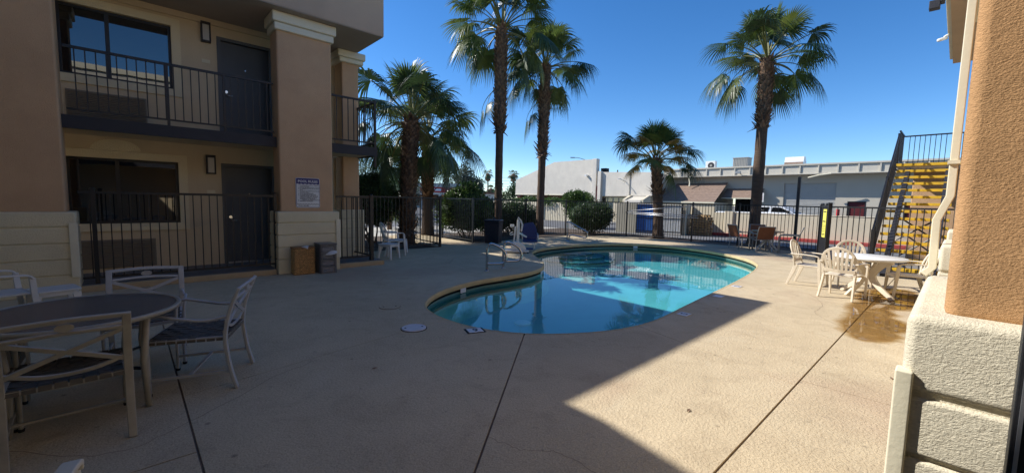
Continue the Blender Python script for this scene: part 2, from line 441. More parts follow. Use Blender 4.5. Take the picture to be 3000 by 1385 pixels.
def schlick(nt, f0, normal=None):
    N = nt.nodes; L = nt.links
    g = N.new('ShaderNodeNewGeometry')
    d = N.new('ShaderNodeVectorMath'); d.operation = 'DOT_PRODUCT'
    L.new(g.outputs['Incoming'], d.inputs[0]); L.new(normal if normal else g.outputs['Normal'], d.inputs[1])
    a = N.new('ShaderNodeMath'); a.operation = 'ABSOLUTE'; L.new(d.outputs['Value'], a.inputs[0])
    s = N.new('ShaderNodeMath'); s.operation = 'SUBTRACT'; s.inputs[0].default_value = 1.0; s.use_clamp = True; L.new(a.outputs[0], s.inputs[1])
    p = N.new('ShaderNodeMath'); p.operation = 'POWER'; p.inputs[1].default_value = 5.0; L.new(s.outputs[0], p.inputs[0])
    m = N.new('ShaderNodeMath'); m.operation = 'MULTIPLY_ADD'; m.inputs[1].default_value = 1 - f0; m.inputs[2].default_value = f0; L.new(p.outputs[0], m.inputs[0])
    return m.outputs[0]

def water_material():
    m = bpy.data.materials.new('pool_water'); m.use_nodes = True
    nt = m.node_tree; N = nt.nodes; L = nt.links
    N.remove(N['Principled BSDF'])
    g = N.new('ShaderNodeNewGeometry')
    n = N.new('ShaderNodeTexNoise'); n.inputs['Scale'].default_value = 1.6; n.inputs['Detail'].default_value = 3; n.inputs['Distortion'].default_value = 0.4
    L.new(g.outputs['Position'], n.inputs['Vector'])
    bp = N.new('ShaderNodeBump'); bp.inputs['Strength'].default_value = 0.10; bp.inputs['Distance'].default_value = 0.02
    L.new(n.outputs[0], bp.inputs['Height'])
    gl = N.new('ShaderNodeBsdfGlossy'); gl.inputs['Roughness'].default_value = 0.0
    L.new(bp.outputs[0], gl.inputs['Normal'])
    tr = N.new('ShaderNodeBsdfTransparent'); tr.inputs[0].default_value = (0.50, 0.86, 0.90, 1)
    mx = N.new('ShaderNodeMixShader')
    L.new(schlick(nt, 0.02), mx.inputs[0]); L.new(tr.outputs[0], mx.inputs[1]); L.new(gl.outputs[0], mx.inputs[2])
    L.new(mx.outputs[0], N['Material Output'].inputs[0])
    return m
M['water'] = water_material()
M['plaster'] = mat('plaster', (0.33, 0.58, 0.58), 0.8, 0.08, 1.2, 0.1, 10, col2=(0.28, 0.50, 0.50), mix2=0.5)
def puddle_material():
    m = bpy.data.materials.new('puddle'); m.use_nodes = True
    nt = m.node_tree; N = nt.nodes; L = nt.links
    N.remove(N['Principled BSDF'])
    at = N.new('ShaderNodeAttribute'); at.attribute_name = 'wet'
    g = N.new('ShaderNodeNewGeometry')
    n = N.new('ShaderNodeTexNoise'); n.inputs['Scale'].default_value = 3.2; n.inputs['Detail'].default_value = 8; n.inputs['Roughness'].default_value = 0.65; n.inputs['Distortion'].default_value = 0.8; L.new(g.outputs['Position'], n.inputs['Vector'])
    ad = N.new('ShaderNodeMath'); ad.operation = 'ADD'; L.new(at.outputs['Fac'], ad.inputs[0]); L.new(n.outputs[0], ad.inputs[1])
    def rng(a, b, lo=0.0, hi=1.0):
        r = N.new('ShaderNodeMapRange'); r.inputs[1].default_value = a; r.inputs[2].default_value = b; r.inputs[3].default_value = lo; r.inputs[4].default_value = hi
        L.new(ad.outputs[0], r.inputs[0]); return r.outputs[0]
    cr = N.new('ShaderNodeMixRGB'); cr.inputs[1].default_value = (1, 1, 1, 1); cr.inputs[2].default_value = (0.68, 0.56, 0.38, 1)
    L.new(rng(0.70, 1.18), cr.inputs[0])
    tr = N.new('ShaderNodeBsdfTransparent'); L.new(cr.outputs[0], tr.inputs[0])
    gl = N.new('ShaderNodeBsdfGlossy'); gl.inputs['Roughness'].default_value = 0.03
    mu = N.new('ShaderNodeMath'); mu.operation = 'MULTIPLY'; L.new(schlick(nt, 0.02), mu.inputs[0]); L.new(rng(1.12, 1.3), mu.inputs[1])
    mx = N.new('ShaderNodeMixShader')
    L.new(mu.outputs[0], mx.inputs[0]); L.new(tr.outputs[0], mx.inputs[1]); L.new(gl.outputs[0], mx.inputs[2])
    L.new(mx.outputs[0], N['Material Output'].inputs[0])
    return m
M['puddle'] = puddle_material()

def text_mesh(txt, size, parent, name, m, origin, ax, ay, align='LEFT', off=0.0):
    cu = bpy.data.curves.new('t', 'FONT'); cu.body = txt; cu.size = size; cu.align_x = align
    cu.resolution_u = 2
    if off: cu.offset = off
    to = bpy.data.objects.new('t', cu); C.objects.link(to)
    dg = bpy.context.evaluated_depsgraph_get()
    me = bpy.data.meshes.new_from_object(to.evaluated_get(dg))
    bpy.data.objects.remove(to); bpy.data.curves.remove(cu)
    ax = Vector(ax); ay = Vector(ay); origin = Vector(origin) - (wloc(parent) if parent else Vector((0, 0, 0)))
    for v in me.vertices:
        v.co = origin + ax * v.co.x + ay * v.co.y
    me.materials.clear(); me.materials.append(m)
    me.name = name
    o = bpy.data.objects.new(name, me); C.objects.link(o)
    if parent: o.parent = parent
    return o
# ================================================================= ground, deck, pool
def sheet(name, poly, z, m, holes=None, parent=None):
    bm = bmesh.new()
    loops = [poly] + (holes or [])
    for lp in loops:
        vs_ = [bm.verts.new((x, y, z)) for x, y in lp]
        for i in range(len(vs_)): bm.edges.new((vs_[i], vs_[(i + 1) % len(vs_)]))
    bmesh.ops.triangle_fill(bm, use_beauty=True, use_dissolve=False, edges=bm.edges[:], normal=(0, 0, 1))
    for f in bm.faces:
        f.normal_update()
        if f.normal.z < 0: f.normal_flip()
    me = bpy.data.meshes.new(name); bm.to_mesh(me); bm.free()
    o = bpy.data.objects.new(name, me); C.objects.link(o); me.materials.append(m)
    if parent: o.parent = parent
    return o

def rect(x0, x1, y0, y1): return [(x0, y0), (x1, y0), (x1, y1), (x0, y1)]

tag(sheet('ground', rect(-900, 900, -900, 900), -0.04, M['ground'], [rect(2.2, 16.0, 2.0, 10.4)]), kind='structure')
tag(sheet('road', [(19.4, -120), (23.0, -120), (23.0, 10.2), (60, 10.2), (60, 70), (-40, 70), (-40, 21.5), (19.4, 21.5)], -0.03, M['asphalt']), kind='structure')
tag(sheet('parking_lot', rect(23.6, 34, -60, 10.1), -0.03, M['asphalt']), kind='structure')
tag(sheet('pavement', rect(-40, 19.3, 16.4, 21.3), -0.026, M['concrete']), kind='structure')

pool_ctrl = [(3.22, 5.35), (3.08, 4.95), (3.05, 4.55), (3.10, 4.15), (3.22, 3.80), (3.45, 3.45), (3.8, 3.15), (4.25, 2.9), (4.75, 2.75), (5.35, 2.71), (6.14, 2.78), (7.13, 2.87),
    (8.36, 2.97), (9.53, 3.08), (10.7, 3.22), (11.9, 3.42), (12.75, 3.68), (13.6, 4.2), (14.35, 5.0), (14.9, 6.0), (15.08, 7.1), (14.8, 8.2), (14.0, 9.05), (12.7, 9.53), (11.3, 9.62),
    (10.15, 9.46), (9.3, 9.02), (8.72, 8.4), (8.15, 7.55), (7.6, 6.97), (7.05, 6.62), (6.45, 6.45), (5.8, 6.41), (5.2, 6.40), (4.6, 6.28), (4.05, 6.07), (3.58, 5.76)]
pool = [(p.x, p.y) for p in catmull([(x, y, 0) for x, y in pool_ctrl], 3, True)]
def ring_offset(L, d):
    n = len(L); out = []
    for i in range(n):
        a = Vector(L[i - 1]); b = Vector(L[(i + 1) % n]); t = (b - a).normalized()
        out.append((L[i][0] - t.y * d, L[i][1] + t.x * d))     # positive = into the pool (loop runs counter-clockwise)
    return out

deck_poly = [(-3.2, -3.2), (13.05, -3.2), (13.05, 2.0), (14.3, 2.55), (17.6, 3.1), (17.55, 7.7), (17.5, 10.7), (15.1, 12.4), (12.5, 12.48), (9.4, 11.95), (9.5, 16.38), (7.9, 16.38), (7.6, 11.62), (4.5, 11.7), (4.46, 9.26), (-3.2, 9.26)]
deck = sheet('pool_deck', deck_poly, -0.013, M['joint'], [ring_offset(pool, -0.03)])
tag(deck, kind='structure')
joints = [((-3.3, 0.87), (13.2, 0.87), 0.016), ((0.26, 0.87), (0.26, 9.3), 0.014), ((0.26, 0.87), (3.50, 3.48), 0.016), ((4.86, 2.8), (4.35, 0.87), 0.008),
          ((6.80, 2.9), (6.27, 0.87), 0.008), ((0.26, 4.05), (3.15, 4.55), 0.006), ((4.52, 10.3), (5.45, 6.40), 0.009), ((8.72, 0.87), (8.66, -3.2), 0.009), ((8.5, 3.05), (8.72, 0.87), 0.006),
          ((5.75, 6.3), (5.75, 6.5), 0.006), ((9.1, 9.0), (7.6, 11.7), 0.006), ((12.5, 9.45), (12.5, 12.6), 0.007), ((15.0, 7.4), (17.7, 7.5), 0.007), ((12.3, 3.6), (13.6, 2.1), 0.007),
          ((4.6, -3.3), (4.5, 0.87), 0.008), ((0.26, 6.9), (-3.3, 6.9), 0.01), ((0.26, 3.1), (-3.3, 3.1), 0.01), ((15.0, 9.2), (16.4, 11.7), 0.007)]
def cut_deck():
    bm = bmesh.new()
    for lp in (deck_poly, pool):
        vs_ = [bm.verts.new((x, y, 0)) for x, y in lp]
        for i in range(len(vs_)): bm.edges.new((vs_[i], vs_[(i + 1) % len(vs_)]))
    bmesh.ops.triangle_fill(bm, use_beauty=True, use_dissolve=False, edges=bm.edges[:], normal=(0, 0, 1))
    for a, b, wd in joints:
        a = Vector((*a, 0)); b = Vector((*b, 0)); t = (b - a).normalized(); n = Vector((-t.y, t.x, 0)); L_ = (b - a).length
        for sgn in (-1, 1):
            near = [f for f in bm.faces if True]
            g = set(near)
            for f in near:
                g.update(f.edges); g.update(f.verts)
            bmesh.ops.bisect_plane(bm, geom=list(g), plane_co=a + n * sgn * wd / 2, plane_no=n, dist=1e-5)
        dead = []
        for f in bm.faces:
            c = f.calc_center_median() - a
            if abs(c.dot(n)) < wd / 2 and -0.05 < c.dot(t) < L_ + 0.02: dead.append(f)
        bmesh.ops.delete(bm, geom=dead, context='FACES')
    bmesh.ops.dissolve_limit(bm, angle_limit=0.01, verts=bm.verts[:], edges=bm.edges[:])
    bmesh.ops.triangulate(bm, faces=bm.faces[:])
    seen = set(); islands = []
    for f in bm.faces:
        if f in seen: continue
        st = [f]; seen.add(f); isl = []
        while st:
            q = st.pop(); isl.append(q)
            for e in q.edges:
                for h in e.link_faces:
                    if h not in seen: seen.add(h); st.append(h)
        islands.append(isl)
    for isl in islands:
        if sum(f.calc_area() for f in isl) < 0.02: continue
        idx = {}; vs_ = []; fs = []
        for f in isl:
            for v in f.verts:
                if v not in idx: idx[v] = len(vs_); vs_.append(tuple(v.co))
            fs.append(tuple(idx[v] for v in f.verts))
        n0 = len(vs_); inI = set(isl)
        vs2 = vs_ + [(x, y, -0.05) for x, y, z in vs_]
        for f in isl:
            for l in f.loops:
                if not any(h in inI and h is not f for h in l.edge.link_faces):
                    p, q = idx[l.vert], idx[l.link_loop_next.vert]
                    fs.append((q, p, p + n0, q + n0))
        me = bpy.data.meshes.new('slab'); me.from_pydata(vs2, [], fs); me.update()
        o = bpy.data.objects.new('slab', me); C.objects.link(o); o.parent = deck; me.materials.append(M['deck'])
    bm.free()
cut_deck()

WZ = -0.175
def ring_strip(name, L0, z0, L1, z1, m, parent, smooth=True):
    n = len(L0)
    b = MB()
    b.v = [(x, y, z0 if not callable(z0) else z0(x, y)) for x, y in L0] + [(x, y, z1 if not callable(z1) else z1(x, y)) for x, y in L1]
    b.f = [(i, (i + 1) % n, n + (i + 1) % n, n + i) for i in range(n)]
    return b.build(name, m, parent, smooth=smooth)
# coping: bull-nosed painted edge of the deck
inn = ring_offset(pool, 0.022)
cp = MB(); n = len(pool)
prof = [(-0.01, 0.003), (0.012, 0.003), (0.022, -0.008), (0.022, -0.078), (0.012, -0.088), (-0.06, -0.088)]
rings = [ring_offset(pool, d) for d, z in prof]
for (d, z), R_ in zip(prof, rings): cp.v += [(x, y, z) for x, y in R_]
for k in range(len(prof) - 1):
    cp.f += [(k * n + i, k * n + (i + 1) % n, (k + 1) * n + (i + 1) % n, (k + 1) * n + i) for i in range(n)]
cp.build('coping', M['coping'], deck, smooth=True)
def floor_z(x, y): return -0.66 + 0.010 * (x - 3.0)
DRX, DRY = 5.19, 5.23
basin = ring_strip('pool_basin', ring_offset(pool, -0.012), -0.138, ring_offset(pool, -0.012), -0.33, M['tile_band'], None)
bloc = basin.location.copy()
tag(basin, kind='structure')
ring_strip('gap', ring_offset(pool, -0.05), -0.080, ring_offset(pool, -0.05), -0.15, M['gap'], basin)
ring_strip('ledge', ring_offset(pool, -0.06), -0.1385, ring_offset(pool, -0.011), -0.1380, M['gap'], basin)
ring_strip('wall', ring_offset(pool, -0.004), -0.32, ring_offset(pool, -0.004), lambda x, y: floor_z(x, y) + 0.12, M['plaster'], basin)
ring_strip('cove', ring_offset(pool, -0.005), lambda x, y: floor_z(x, y) + 0.12, ring_offset(pool, 0.16), lambda x, y: floor_z(x, y), M['plaster'], basin)
fl = sheet('floor', ring_offset(pool, 0.15), 0, M['plaster'])
fl.parent = basin
for v in fl.data.vertices:
    v.co.z = floor_z(v.co.x, v.co.y)
    v.co -= bloc
sc_ = Vector((12.1, 9.62))
for r_, zt in ((0.75, -0.27), (1.15, -0.36), (1.55, -0.45)):
    MB().lathe([(r_, -1.0), (r_, zt - 0.02), (r_ - 0.02, zt)], 40, (sc_.x, sc_.y, 0)).build('step', M['plaster'], basin, smooth=False)
    MB().lathe([(r_ + 0.004, zt - 0.05), (r_ + 0.004, zt - 0.012), (r_ - 0.04, zt + 0.003), (r_ - 0.05, zt + 0.003)], 40, (sc_.x, sc_.y, 0), cap=False).build('step_edge', M['tile_band'], basin)
MB().lathe([(0.15, 0), (0.15, 0.03), (0.12, 0.045)], 24, (DRX, DRY, floor_z(DRX, DRY))).build('main_drain', M['table_white'], basin)
wsh = sheet('water', ring_offset(pool, -0.005), WZ, M['water'])
tag(wsh, kind='structure')

# depth tiles let into the deck
def depth_tile(x, y, ang, ch, label, sz=0.15, frame=True, worn=False):
    t = thing('depth_tile', label, 'tile', (x, y, 0.0), ang)
    MB().box(-sz * 0.78, sz * 0.78, -sz * 0.62, sz * 0.62, -0.01, 0.004).build('grout', M['gap'] if frame else M['deck'], t, world=False)
    MB().box(-sz * 0.6, sz * 0.6, -sz * 0.5, sz * 0.5, 0.0, 0.008).build('tile', M['tile_white'], t, world=False)
    if ch:
        cu = text_mesh(ch, sz * 0.95, None, 'number', M['ink'], (-sz * 0.28, -sz * 0.33, 0.0095), (1, 0, 0), (0, 1, 0), off=0.004)
        cu.parent = t
    return t
depth_tile(3.06, 3.91, radians(160), '6', 'white depth marker tile reading 6 in a dark frame at the pool curve')
depth_tile(5.89, 2.60, radians(180), '5', 'white depth marker tile reading 5 in the shaded strip beside the pool', frame=False)
depth_tile(8.78, 2.86, radians(180), '5', 'white depth marker tile reading 5 in the sunlit strip beside the pool', frame=False)
depth_tile(7.55, 2.74, radians(180), None, 'worn blank marker tile at the shadow edge beside the pool', frame=False)
# wall-side depth tiles on the tile band
def band_tile(px, py, ch, label):
    i = min(range(len(pool)), key=lambda k: (pool[k][0] - px) ** 2 + (pool[k][1] - py) ** 2)
    a = Vector(pool[i - 1]); b = Vector(pool[(i + 1) % len(pool)]); tt = (b - a).normalized(); nn = Vector((-tt.y, tt.x))
    c = Vector(pool[i]) + nn * 0.024
    t = thing('waterline_tile', label, 'tile', (c.x, c.y, -0.13), atan2(-tt.y, -tt.x))
    MB().box(-0.08, 0.08, 0.0, 0.012, -0.035, 0.05).build('tile', M['tile_white'], t, world=False)
    if not ch: return
    cu = text_mesh(ch, 0.09, None, 'number', M['ink'], (0.03, -0.001 + 0.014, -0.025), (-1, 0, 0), (0, 0, 1), off=0.002); cu.parent = t
band_tile(4.6, 6.28, '6', 'white waterline tile reading 6 below the shaded curved coping')
band_tile(7.3, 6.75, '', 'blank white waterline tile below the tip of the deck by the handrails')
band_tile(14.7, 8.4, '', 'white waterline tile under the far coping in front of the fence')

# skimmer lids
t = thing('skimmer_cover', 'white round skimmer lid in the shaded deck beside the pool', 'lid', (2.53, 4.45, 0))
MB().lathe([(0.16, -0.01), (0.16, 0.004)], 28).build('rim', M['gap'], t, world=False)
MB().lathe([(0.148, 0.0), (0.148, 0.012), (0.14, 0.016)], 28).build('disc', M['tile_white'], t, world=False)
for s_ in (-1, 1):
    MB().lathe([(0.012, 0.0), (0.012, 0.0185)], 10, (s_ * 0.1, s_ * -0.03, 0)).build('bolt', M['gap'], t, world=False)
t = thing('skimmer_cover', 'deck coloured round skimmer lid, hardly standing out, near the pool end', 'lid', (2.77, 5.57, 0))
MB().lathe([(0.155, -0.01), (0.155, 0.0035)], 28).build('rim', M['joint'], t, world=False)
MB().lathe([(0.148, 0.0), (0.148, 0.008)], 28).build('disc', M['deck'], t, world=False)
for s_ in (-1, 1):
    MB().lathe([(0.012, 0.0), (0.012, 0.0105)], 10, (s_ * 0.08, s_ * -0.03, 0)).build('bolt', M['gap'], t, world=False)

# soil strips behind the fences
tag(sheet('planting_bed', [(9.7, 12.2), (12.5, 12.75), (15.1, 12.65), (17.6, 11.0), (17.75, 7.7), (17.8, 3.2), (19.2, 3.2), (19.2, 16.3), (9.7, 16.3)], -0.012, M['soil']), kind='structure')
tag(sheet('planting_bed', [(4.5, 11.85), (7.55, 11.85), (7.7, 16.3), (4.5, 16.3)], -0.012, M['soil']), kind='structure')
pdl = [(11.2, 0.55), (11.0, 0.95), (10.2, 1.15), (9.5, 1.10), (9.15, 1.02), (8.85, 1.07), (8.5, 1.06), (8.35, 1.04), (8.0, 1.0), (7.4, 1.0), (6.98, 0.93), (6.62, 0.80), (6.50, 0.62), (6.62, 0.45), (6.9, 0.36), (7.2, 0.40), (7.55, 0.30), (8.0, 0.42), (8.2, 0.55), (8.45, 0.50), (8.75, 0.62), (9.0, 0.45), (9.6, 0.3), (10.4, 0.35)]
pd = [(p.x, p.y) for p in catmull([(x, y, 0) for x, y in pdl], 7, True)]
if sum(pd[i - 1][0] * pd[i][1] - pd[i][0] * pd[i - 1][1] for i in range(len(pd))) < 0: pd = pd[::-1]
pr = [ring_offset(pd, -0.16), ring_offset(pd, -0.02), ring_offset(pd, 0.05), ring_offset(pd, 0.10)]
pb = MB(); npd = len(pd)
for R_ in pr[:3]: pb.v += [(x, y, 0.0045) for x, y in R_]
for k in range(2): pb.f += [(k * npd + i, k * npd + (i + 1) % npd, (k + 1) * npd + (i + 1) % npd, (k + 1) * npd + i) for i in range(npd)]
pb.f.append(tuple(2 * npd + i for i in range(npd)))
pud = pb.build('puddle', M['puddle'])
wa = pud.data.attributes.new('wet', 'FLOAT', 'POINT')
wa.data.foreach_set('value', [0.0] * npd + [0.45] * npd + [0.75] * npd)
tag(pud, 'shallow brown puddle spreading under the white resin table', 'puddle')

# ================================================================= left motel wing
def pillar(bld, x0, x1, yf, dy, mcol, mbase, ztop, courses, depth=0.7, name='pillar'):
    # dy=+1: front faces -Y ; dy=-1: front faces +Y
    def yy(a, b):
        p, q = yf + dy * a, yf + dy * b
        return (min(p, q), max(p, q))
    y0, y1 = yy(0.08, depth - 0.06)
    col = box(name, mcol, bld, x0 + 0.08, x1 - 0.10, y0, y1, courses[-1] - 0.02, ztop, bevel=0.035, seg=3)
    y0, y1 = yy(0.018, depth - 0.015)
    MB().box(x0 + 0.018, x1 - 0.018, y0, y1, 0, courses[-1] - 0.03).build('core', mbase, col)
    y0, y1 = yy(0.0, depth)
    for a, b in zip(courses[:-1], courses[1:]):
        g0 = 0.007 if a > 0 else 0
        MB().box(x0, x1, y0, y1, a + g0, b - (0.007 if b < courses[-1] else 0)).build('block', mbase, col, bevel=0.014 if b < courses[-1] else 0.03, seg=2)
    return col

bld = thing('motel_building', 'two-storey tan and brown stucco motel wing on the left behind a fence', 'building', (0.5, 10.7, 0))
WY = 10.7
def grid_wall(name, m, parent, xs, zs, holes, y0, y1):
    b = MB()
    for i in range(len(xs) - 1):
        for k in range(len(zs) - 1):
            cx, cz = (xs[i] + xs[i + 1]) / 2, (zs[k] + zs[k + 1]) / 2
            if any(h[0] < cx < h[1] and h[2] < cz < h[3] for h in holes): continue
            b.box(xs[i], xs[i + 1], y0, y1, zs[k], zs[k + 1])
    return b.build(name, m, parent)
winL = (-0.76, 0.79, 1.0, 2.2); winU = (-0.76, 0.77, 3.62, 4.82)
dL = (1.50, 2.52, 0.1, 2.24); dU = (1.50, 2.52, 2.75, 4.83)
grid_wall('wall', M['stucco_tan'], bld, [-4.5, -0.76, 0.77, 0.79, 1.5, 2.52, 3.42, 3.93], [0.0, 0.1, 1.0, 2.2, 2.24, 2.75, 3.62, 4.82, 4.83, 5.14],
          [winL, winU, dL, dU, (3.42, 3.93, 0.1, 5.0)], WY, WY + 0.25)
box('end_wall', M['stucco_tan'], bld, 3.93, 4.2, WY + 0.3, 19.5, 0, 5.14)
box('recess_shade', M['dark_void'], bld, 3.0, 3.93, WY + 0.9, WY + 1.0, 0.1, 5.1)  # near-black panel, its colour stands in for shade in the passage
box('back_wall', M['stucco_tan'], bld, -6, 4.2, 19.5, 19.7, 0, 5.14)
def window(x0, x1, z0, z1, mull, lab):
    fr = MB()
    y0, y1 = WY + 0.05, WY + 0.11
    t_ = 0.045
    fr.box(x0, x1, y0, y1, z0, z0 + t_); fr.box(x0, x1, y0, y1, z1 - t_, z1)
    fr.box(x0, x0 + t_, y0, y1, z0 + t_, z1 - t_); fr.box(x1 - t_, x1, y0, y1, z0 + t_, z1 - t_)
    fr.box(mull - 0.03, mull + 0.03, y0 - 0.004, y1 - 0.002, z0 + t_, z1 - t_)
    f = fr.build('window', M['black_metal'], bld)
    for a, b in ((x0 + t_, mull - 0.03), (mull + 0.03, x1 - t_)):
        box('pane', M['pane'], f, a, b, WY + 0.075, WY + 0.085, z0 + t_, z1 - t_)
    tr = MB(); o_ = 0.14
    tr.box(x0 - o_, x1 + o_, WY - 0.035, WY, z0 - o_, z0); tr.box(x0 - o_, x1 + o_, WY - 0.035, WY, z1, z1 + o_)
    tr.box(x0 - o_, x0, WY - 0.035, WY, z0, z1); tr.box(x1, x1 + o_, WY - 0.035, WY, z0, z1)
    tr.build('trim', M['stucco_cream'], f)
    box('backing', M['curtain'], f, x0, x1, WY + 0.20, WY + 0.21, z0, z1)
    return f
window(*winL, -0.10, ''); window(*winU, -0.13, '')
arch = [(-0.62, 2.345), (-0.42, 2.36)] + [(-0.10 + 0.34 * cos(t), 2.36 + 0.19 * sin(t)) for t in [pi - i * pi / 14 for i in range(15)]] + [(0.42, 2.345)]
MB().prism_axis(arch[::-1], WY - 0.032, WY - 0.001, 1).build('arch_trim', M['stucco_cream'], bld)
for z0, z1, num in ((0.1, 2.24, '108'), (2.75, 4.83, '208')):
    d = box('door', M['door_grey'], bld, 1.57, 2.45, WY + 0.08, WY + 0.125, z0 + 0.02, z1 - 0.06, bevel=0.004)
    fr = MB(); fr.box(1.50, 1.57, WY - 0.015, WY + 0.14, z0, z1); fr.box(2.45, 2.52, WY - 0.015, WY + 0.14, z0, z1); fr.box(1.57, 2.45, WY - 0.015, WY + 0.14, z1 - 0.06, z1)
    fr.build('frame', M['door_grey'], d)
    box('threshold', M['aluminium'], d, 1.57, 2.45, WY - 0.005, WY + 0.13, z0, z0 + 0.02)
    MB().tube([(1.65, WY + 0.08, z0 + 0.92), (1.65, WY + 0.02, z0 + 0.92), (1.76, WY + 0.02, z0 + 0.92)], 0.012, 8).build('handle', M['chrome'], d, smooth=True)
    MB().lathe([(0.032, 0), (0.03, 0.012)], 14, (0, 0, 0)).build('lock_plate', M['chrome'], d, world=False).matrix_local = Matrix.Translation(Vector((1.65, WY + 0.08, z0 + 1.0)) - wloc(d)) @ Matrix.Rotation(pi / 2, 4, 'X')
    box('peephole', M['chrome'], d, 2.0, 2.02, WY + 0.074, WY + 0.08, z0 + 1.5, z0 + 1.52)
    pl = box('number_plate', M['trim_cream'], bld, 1.24, 1.38, WY - 0.012, WY, z0 + 1.5, z0 + 1.57)
    lt = MB(); lt.box(1.24, 1.40, WY - 0.10, WY, z0 + 1.88 + 0.02, z0 + 1.93); lt.box(1.24, 1.40, WY - 0.10, WY, z0 + 2.24, z0 + 2.29)
    lt.box(1.24, 1.265, WY - 0.10, WY, z0 + 1.93, z0 + 2.24); lt.box(1.375, 1.40, WY - 0.10, WY, z0 + 1.93, z0 + 2.24)
    l_ = lt.build('wall_light', M['dark_slab'], bld)
    box('diffuser', M['lamp_glass'], l_, 1.267, 1.373, WY - 0.088, WY - 0.01, z0 + 1.932, z0 + 2.238)
for z0, z1, x0, x1 in ((0.17, 0.70, -0.68, 0.39), (2.86, 3.36, -0.70, 0.36)):
    g = box('vent_grille', M['grille'], bld, x0, x1, WY - 0.02, WY, z0, z1)
    sl = MB(); nz = 15
    for i in range(nz):
        z = z0 + 0.03 + (z1 - z0 - 0.06) * i / (nz - 1)
        sl.obox(((x0 + x1) / 2, WY - 0.032, z), V(1, 0, 0), V(0, 0.8, 0.6).normalized(), V(0, -0.6, 0.8).normalized(), (x1 - x0) / 2 - 0.02, 0.014, 0.003)
    tag(sl.build('slats', M['grille'], g), kind='stuff')
box('ceiling_ledge', M['stucco_tan'], bld, -4.5, 3.40, WY - 0.05, WY, 5.02, 5.13)
# pillars
CO = [0, 0.30, 0.54, 0.79, 1.03, 1.27]
for x0, x1 in ((-1.80, -0.58), (2.19, 3.41)):
    pl = pillar(bld, x0, x1, 9.22, 1, M['stucco_orange'], M['stucco_cream'], 4.86, CO, 0.62)
    cap = MB()
    cap.box(x0 + 0.04, x1 - 0.06, 9.24, 9.83, 4.80, 4.94)
    cap.box(x0 + 0.0, x1 - 0.02, 9.20, 9.86, 4.94, 5.135)
    cap.build('capital', M['trim_cream'], pl, bevel=0.025, seg=3)
    sx = x1
    box('conduit_cover', M['trim_cream'], pl, sx - 0.085, sx + 0.012, 9.19, 9.24, 0.26, 1.10, bevel=0.008)
p3 = pillar(bld, 3.90, 4.50, 10.42, 1, M['stucco_orange'], M['stucco_cream'], 4.9, CO, 0.62)
cap = MB(); cap.box(3.90, 4.50, 10.42, 11.02, 4.86, 4.97); cap.box(3.86, 4.54, 10.38, 11.06, 4.97, 5.135)
cap.build('capital', M['trim_cream'], p3, bevel=0.025)
# balcony slab with its dark edge
sl = box('balcony_slab', M['stucco_tan'], bld, -4.5, 4.36, 9.52, WY - 0.002, 2.585, 2.745)
ed = MB(); ed.box(-4.5, 4.40, 9.46, 9.52, 2.56, 2.76); ed.box(4.36, 4.40, 9.52, 12.5, 2.56, 2.76)
ed.build('slab_edge', M['dark_slab'], sl)
box('end_slab', M['stucco_tan'], sl, 3.95, 4.36, WY, 12.5, 2.585, 2.745)
pick = MB().box(-0.008, 0.008, -0.008, 0.008, 0, 1).mesh('picket'); pick.materials.append(M['black_metal'])
def rail_run(parent, p0, p1, z0, h, name='balcony_railing', gap=0.115, rail_t=0.02):
    p0 = Vector((*p0, 0)); p1 = Vector((*p1, 0)); L_ = (p1 - p0).length; t = (p1 - p0).normalized(); nn = Vector((-t.y, t.x, 0))
    b = MB()
    mid = (p0 + p1) / 2
    for zz, hh in ((z0 + h - 0.02, 0.02), (z0 + 0.10, 0.014)):
        b.obox((mid.x, mid.y, zz), t, nn, V(0, 0, 1), L_ / 2, rail_t, hh)
    o = b.build(name, M['black_metal'], parent)
    base = wloc(o); n_ = max(1, int(L_ / gap))
    for i in range(1, n_):
        q = p0 + t * (L_ * i / n_)
        inst('picket', pick, o, (q.x - base.x, q.y - base.y, z0 + 0.11 - base.z), (0, 0, atan2(t.y, t.x)), (1, 1, h - 0.13))
    return o
rr = rail_run(bld, (-0.62, 9.49), (2.24, 9.49), 2.76, 1.06)
for x_ in (0.60, 1.42): box('post', M['black_metal'], rr, x_ - 0.02, x_ + 0.02, 9.47, 9.51, 2.76, 3.80)
rr = rail_run(bld, (3.35, 9.49), (4.36, 9.49), 2.76, 1.06)
box('post', M['black_metal'], rr, 4.33, 4.38, 9.465, 9.515, 2.3, 3.84)
rail_run(bld, (4.36, 9.53), (4.36, 11.8), 2.76, 1.06)
# roof
rf = MB(); rf.box(-5, 4.35, 9.0, 19.7, 5.155, 6.02); roof = rf.build('roof', M['stucco_mauve'], bld)
rc = MB(); rc.box(-5, 4.40, 8.95, 19.7, 6.02, 6.20); rc.build('cornice', M['stucco_mauve'], roof, bevel=0.03)
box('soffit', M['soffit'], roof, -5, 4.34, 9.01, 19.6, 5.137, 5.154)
# walkway
wk = box('walkway', M['walk'], None, -4.5, 4.46, 9.36, WY + 0.2, -0.02, 0.10); tag(wk, kind='structure')
MB().box(-0.60, 2.17, 9.28, 9.36, -0.02, 0.098).build('kerb', M['curb_tan'], wk, bevel=0.012)
MB().box(3.43, 4.48, 9.28, 9.36, -0.02, 0.098).build('kerb', M['curb_tan'], wk, bevel=0.012)
MB().box(4.462, 4.50, 9.36, 11.6, -0.02, 0.098).build('kerb', M['curb_tan'], wk, bevel=0.012)

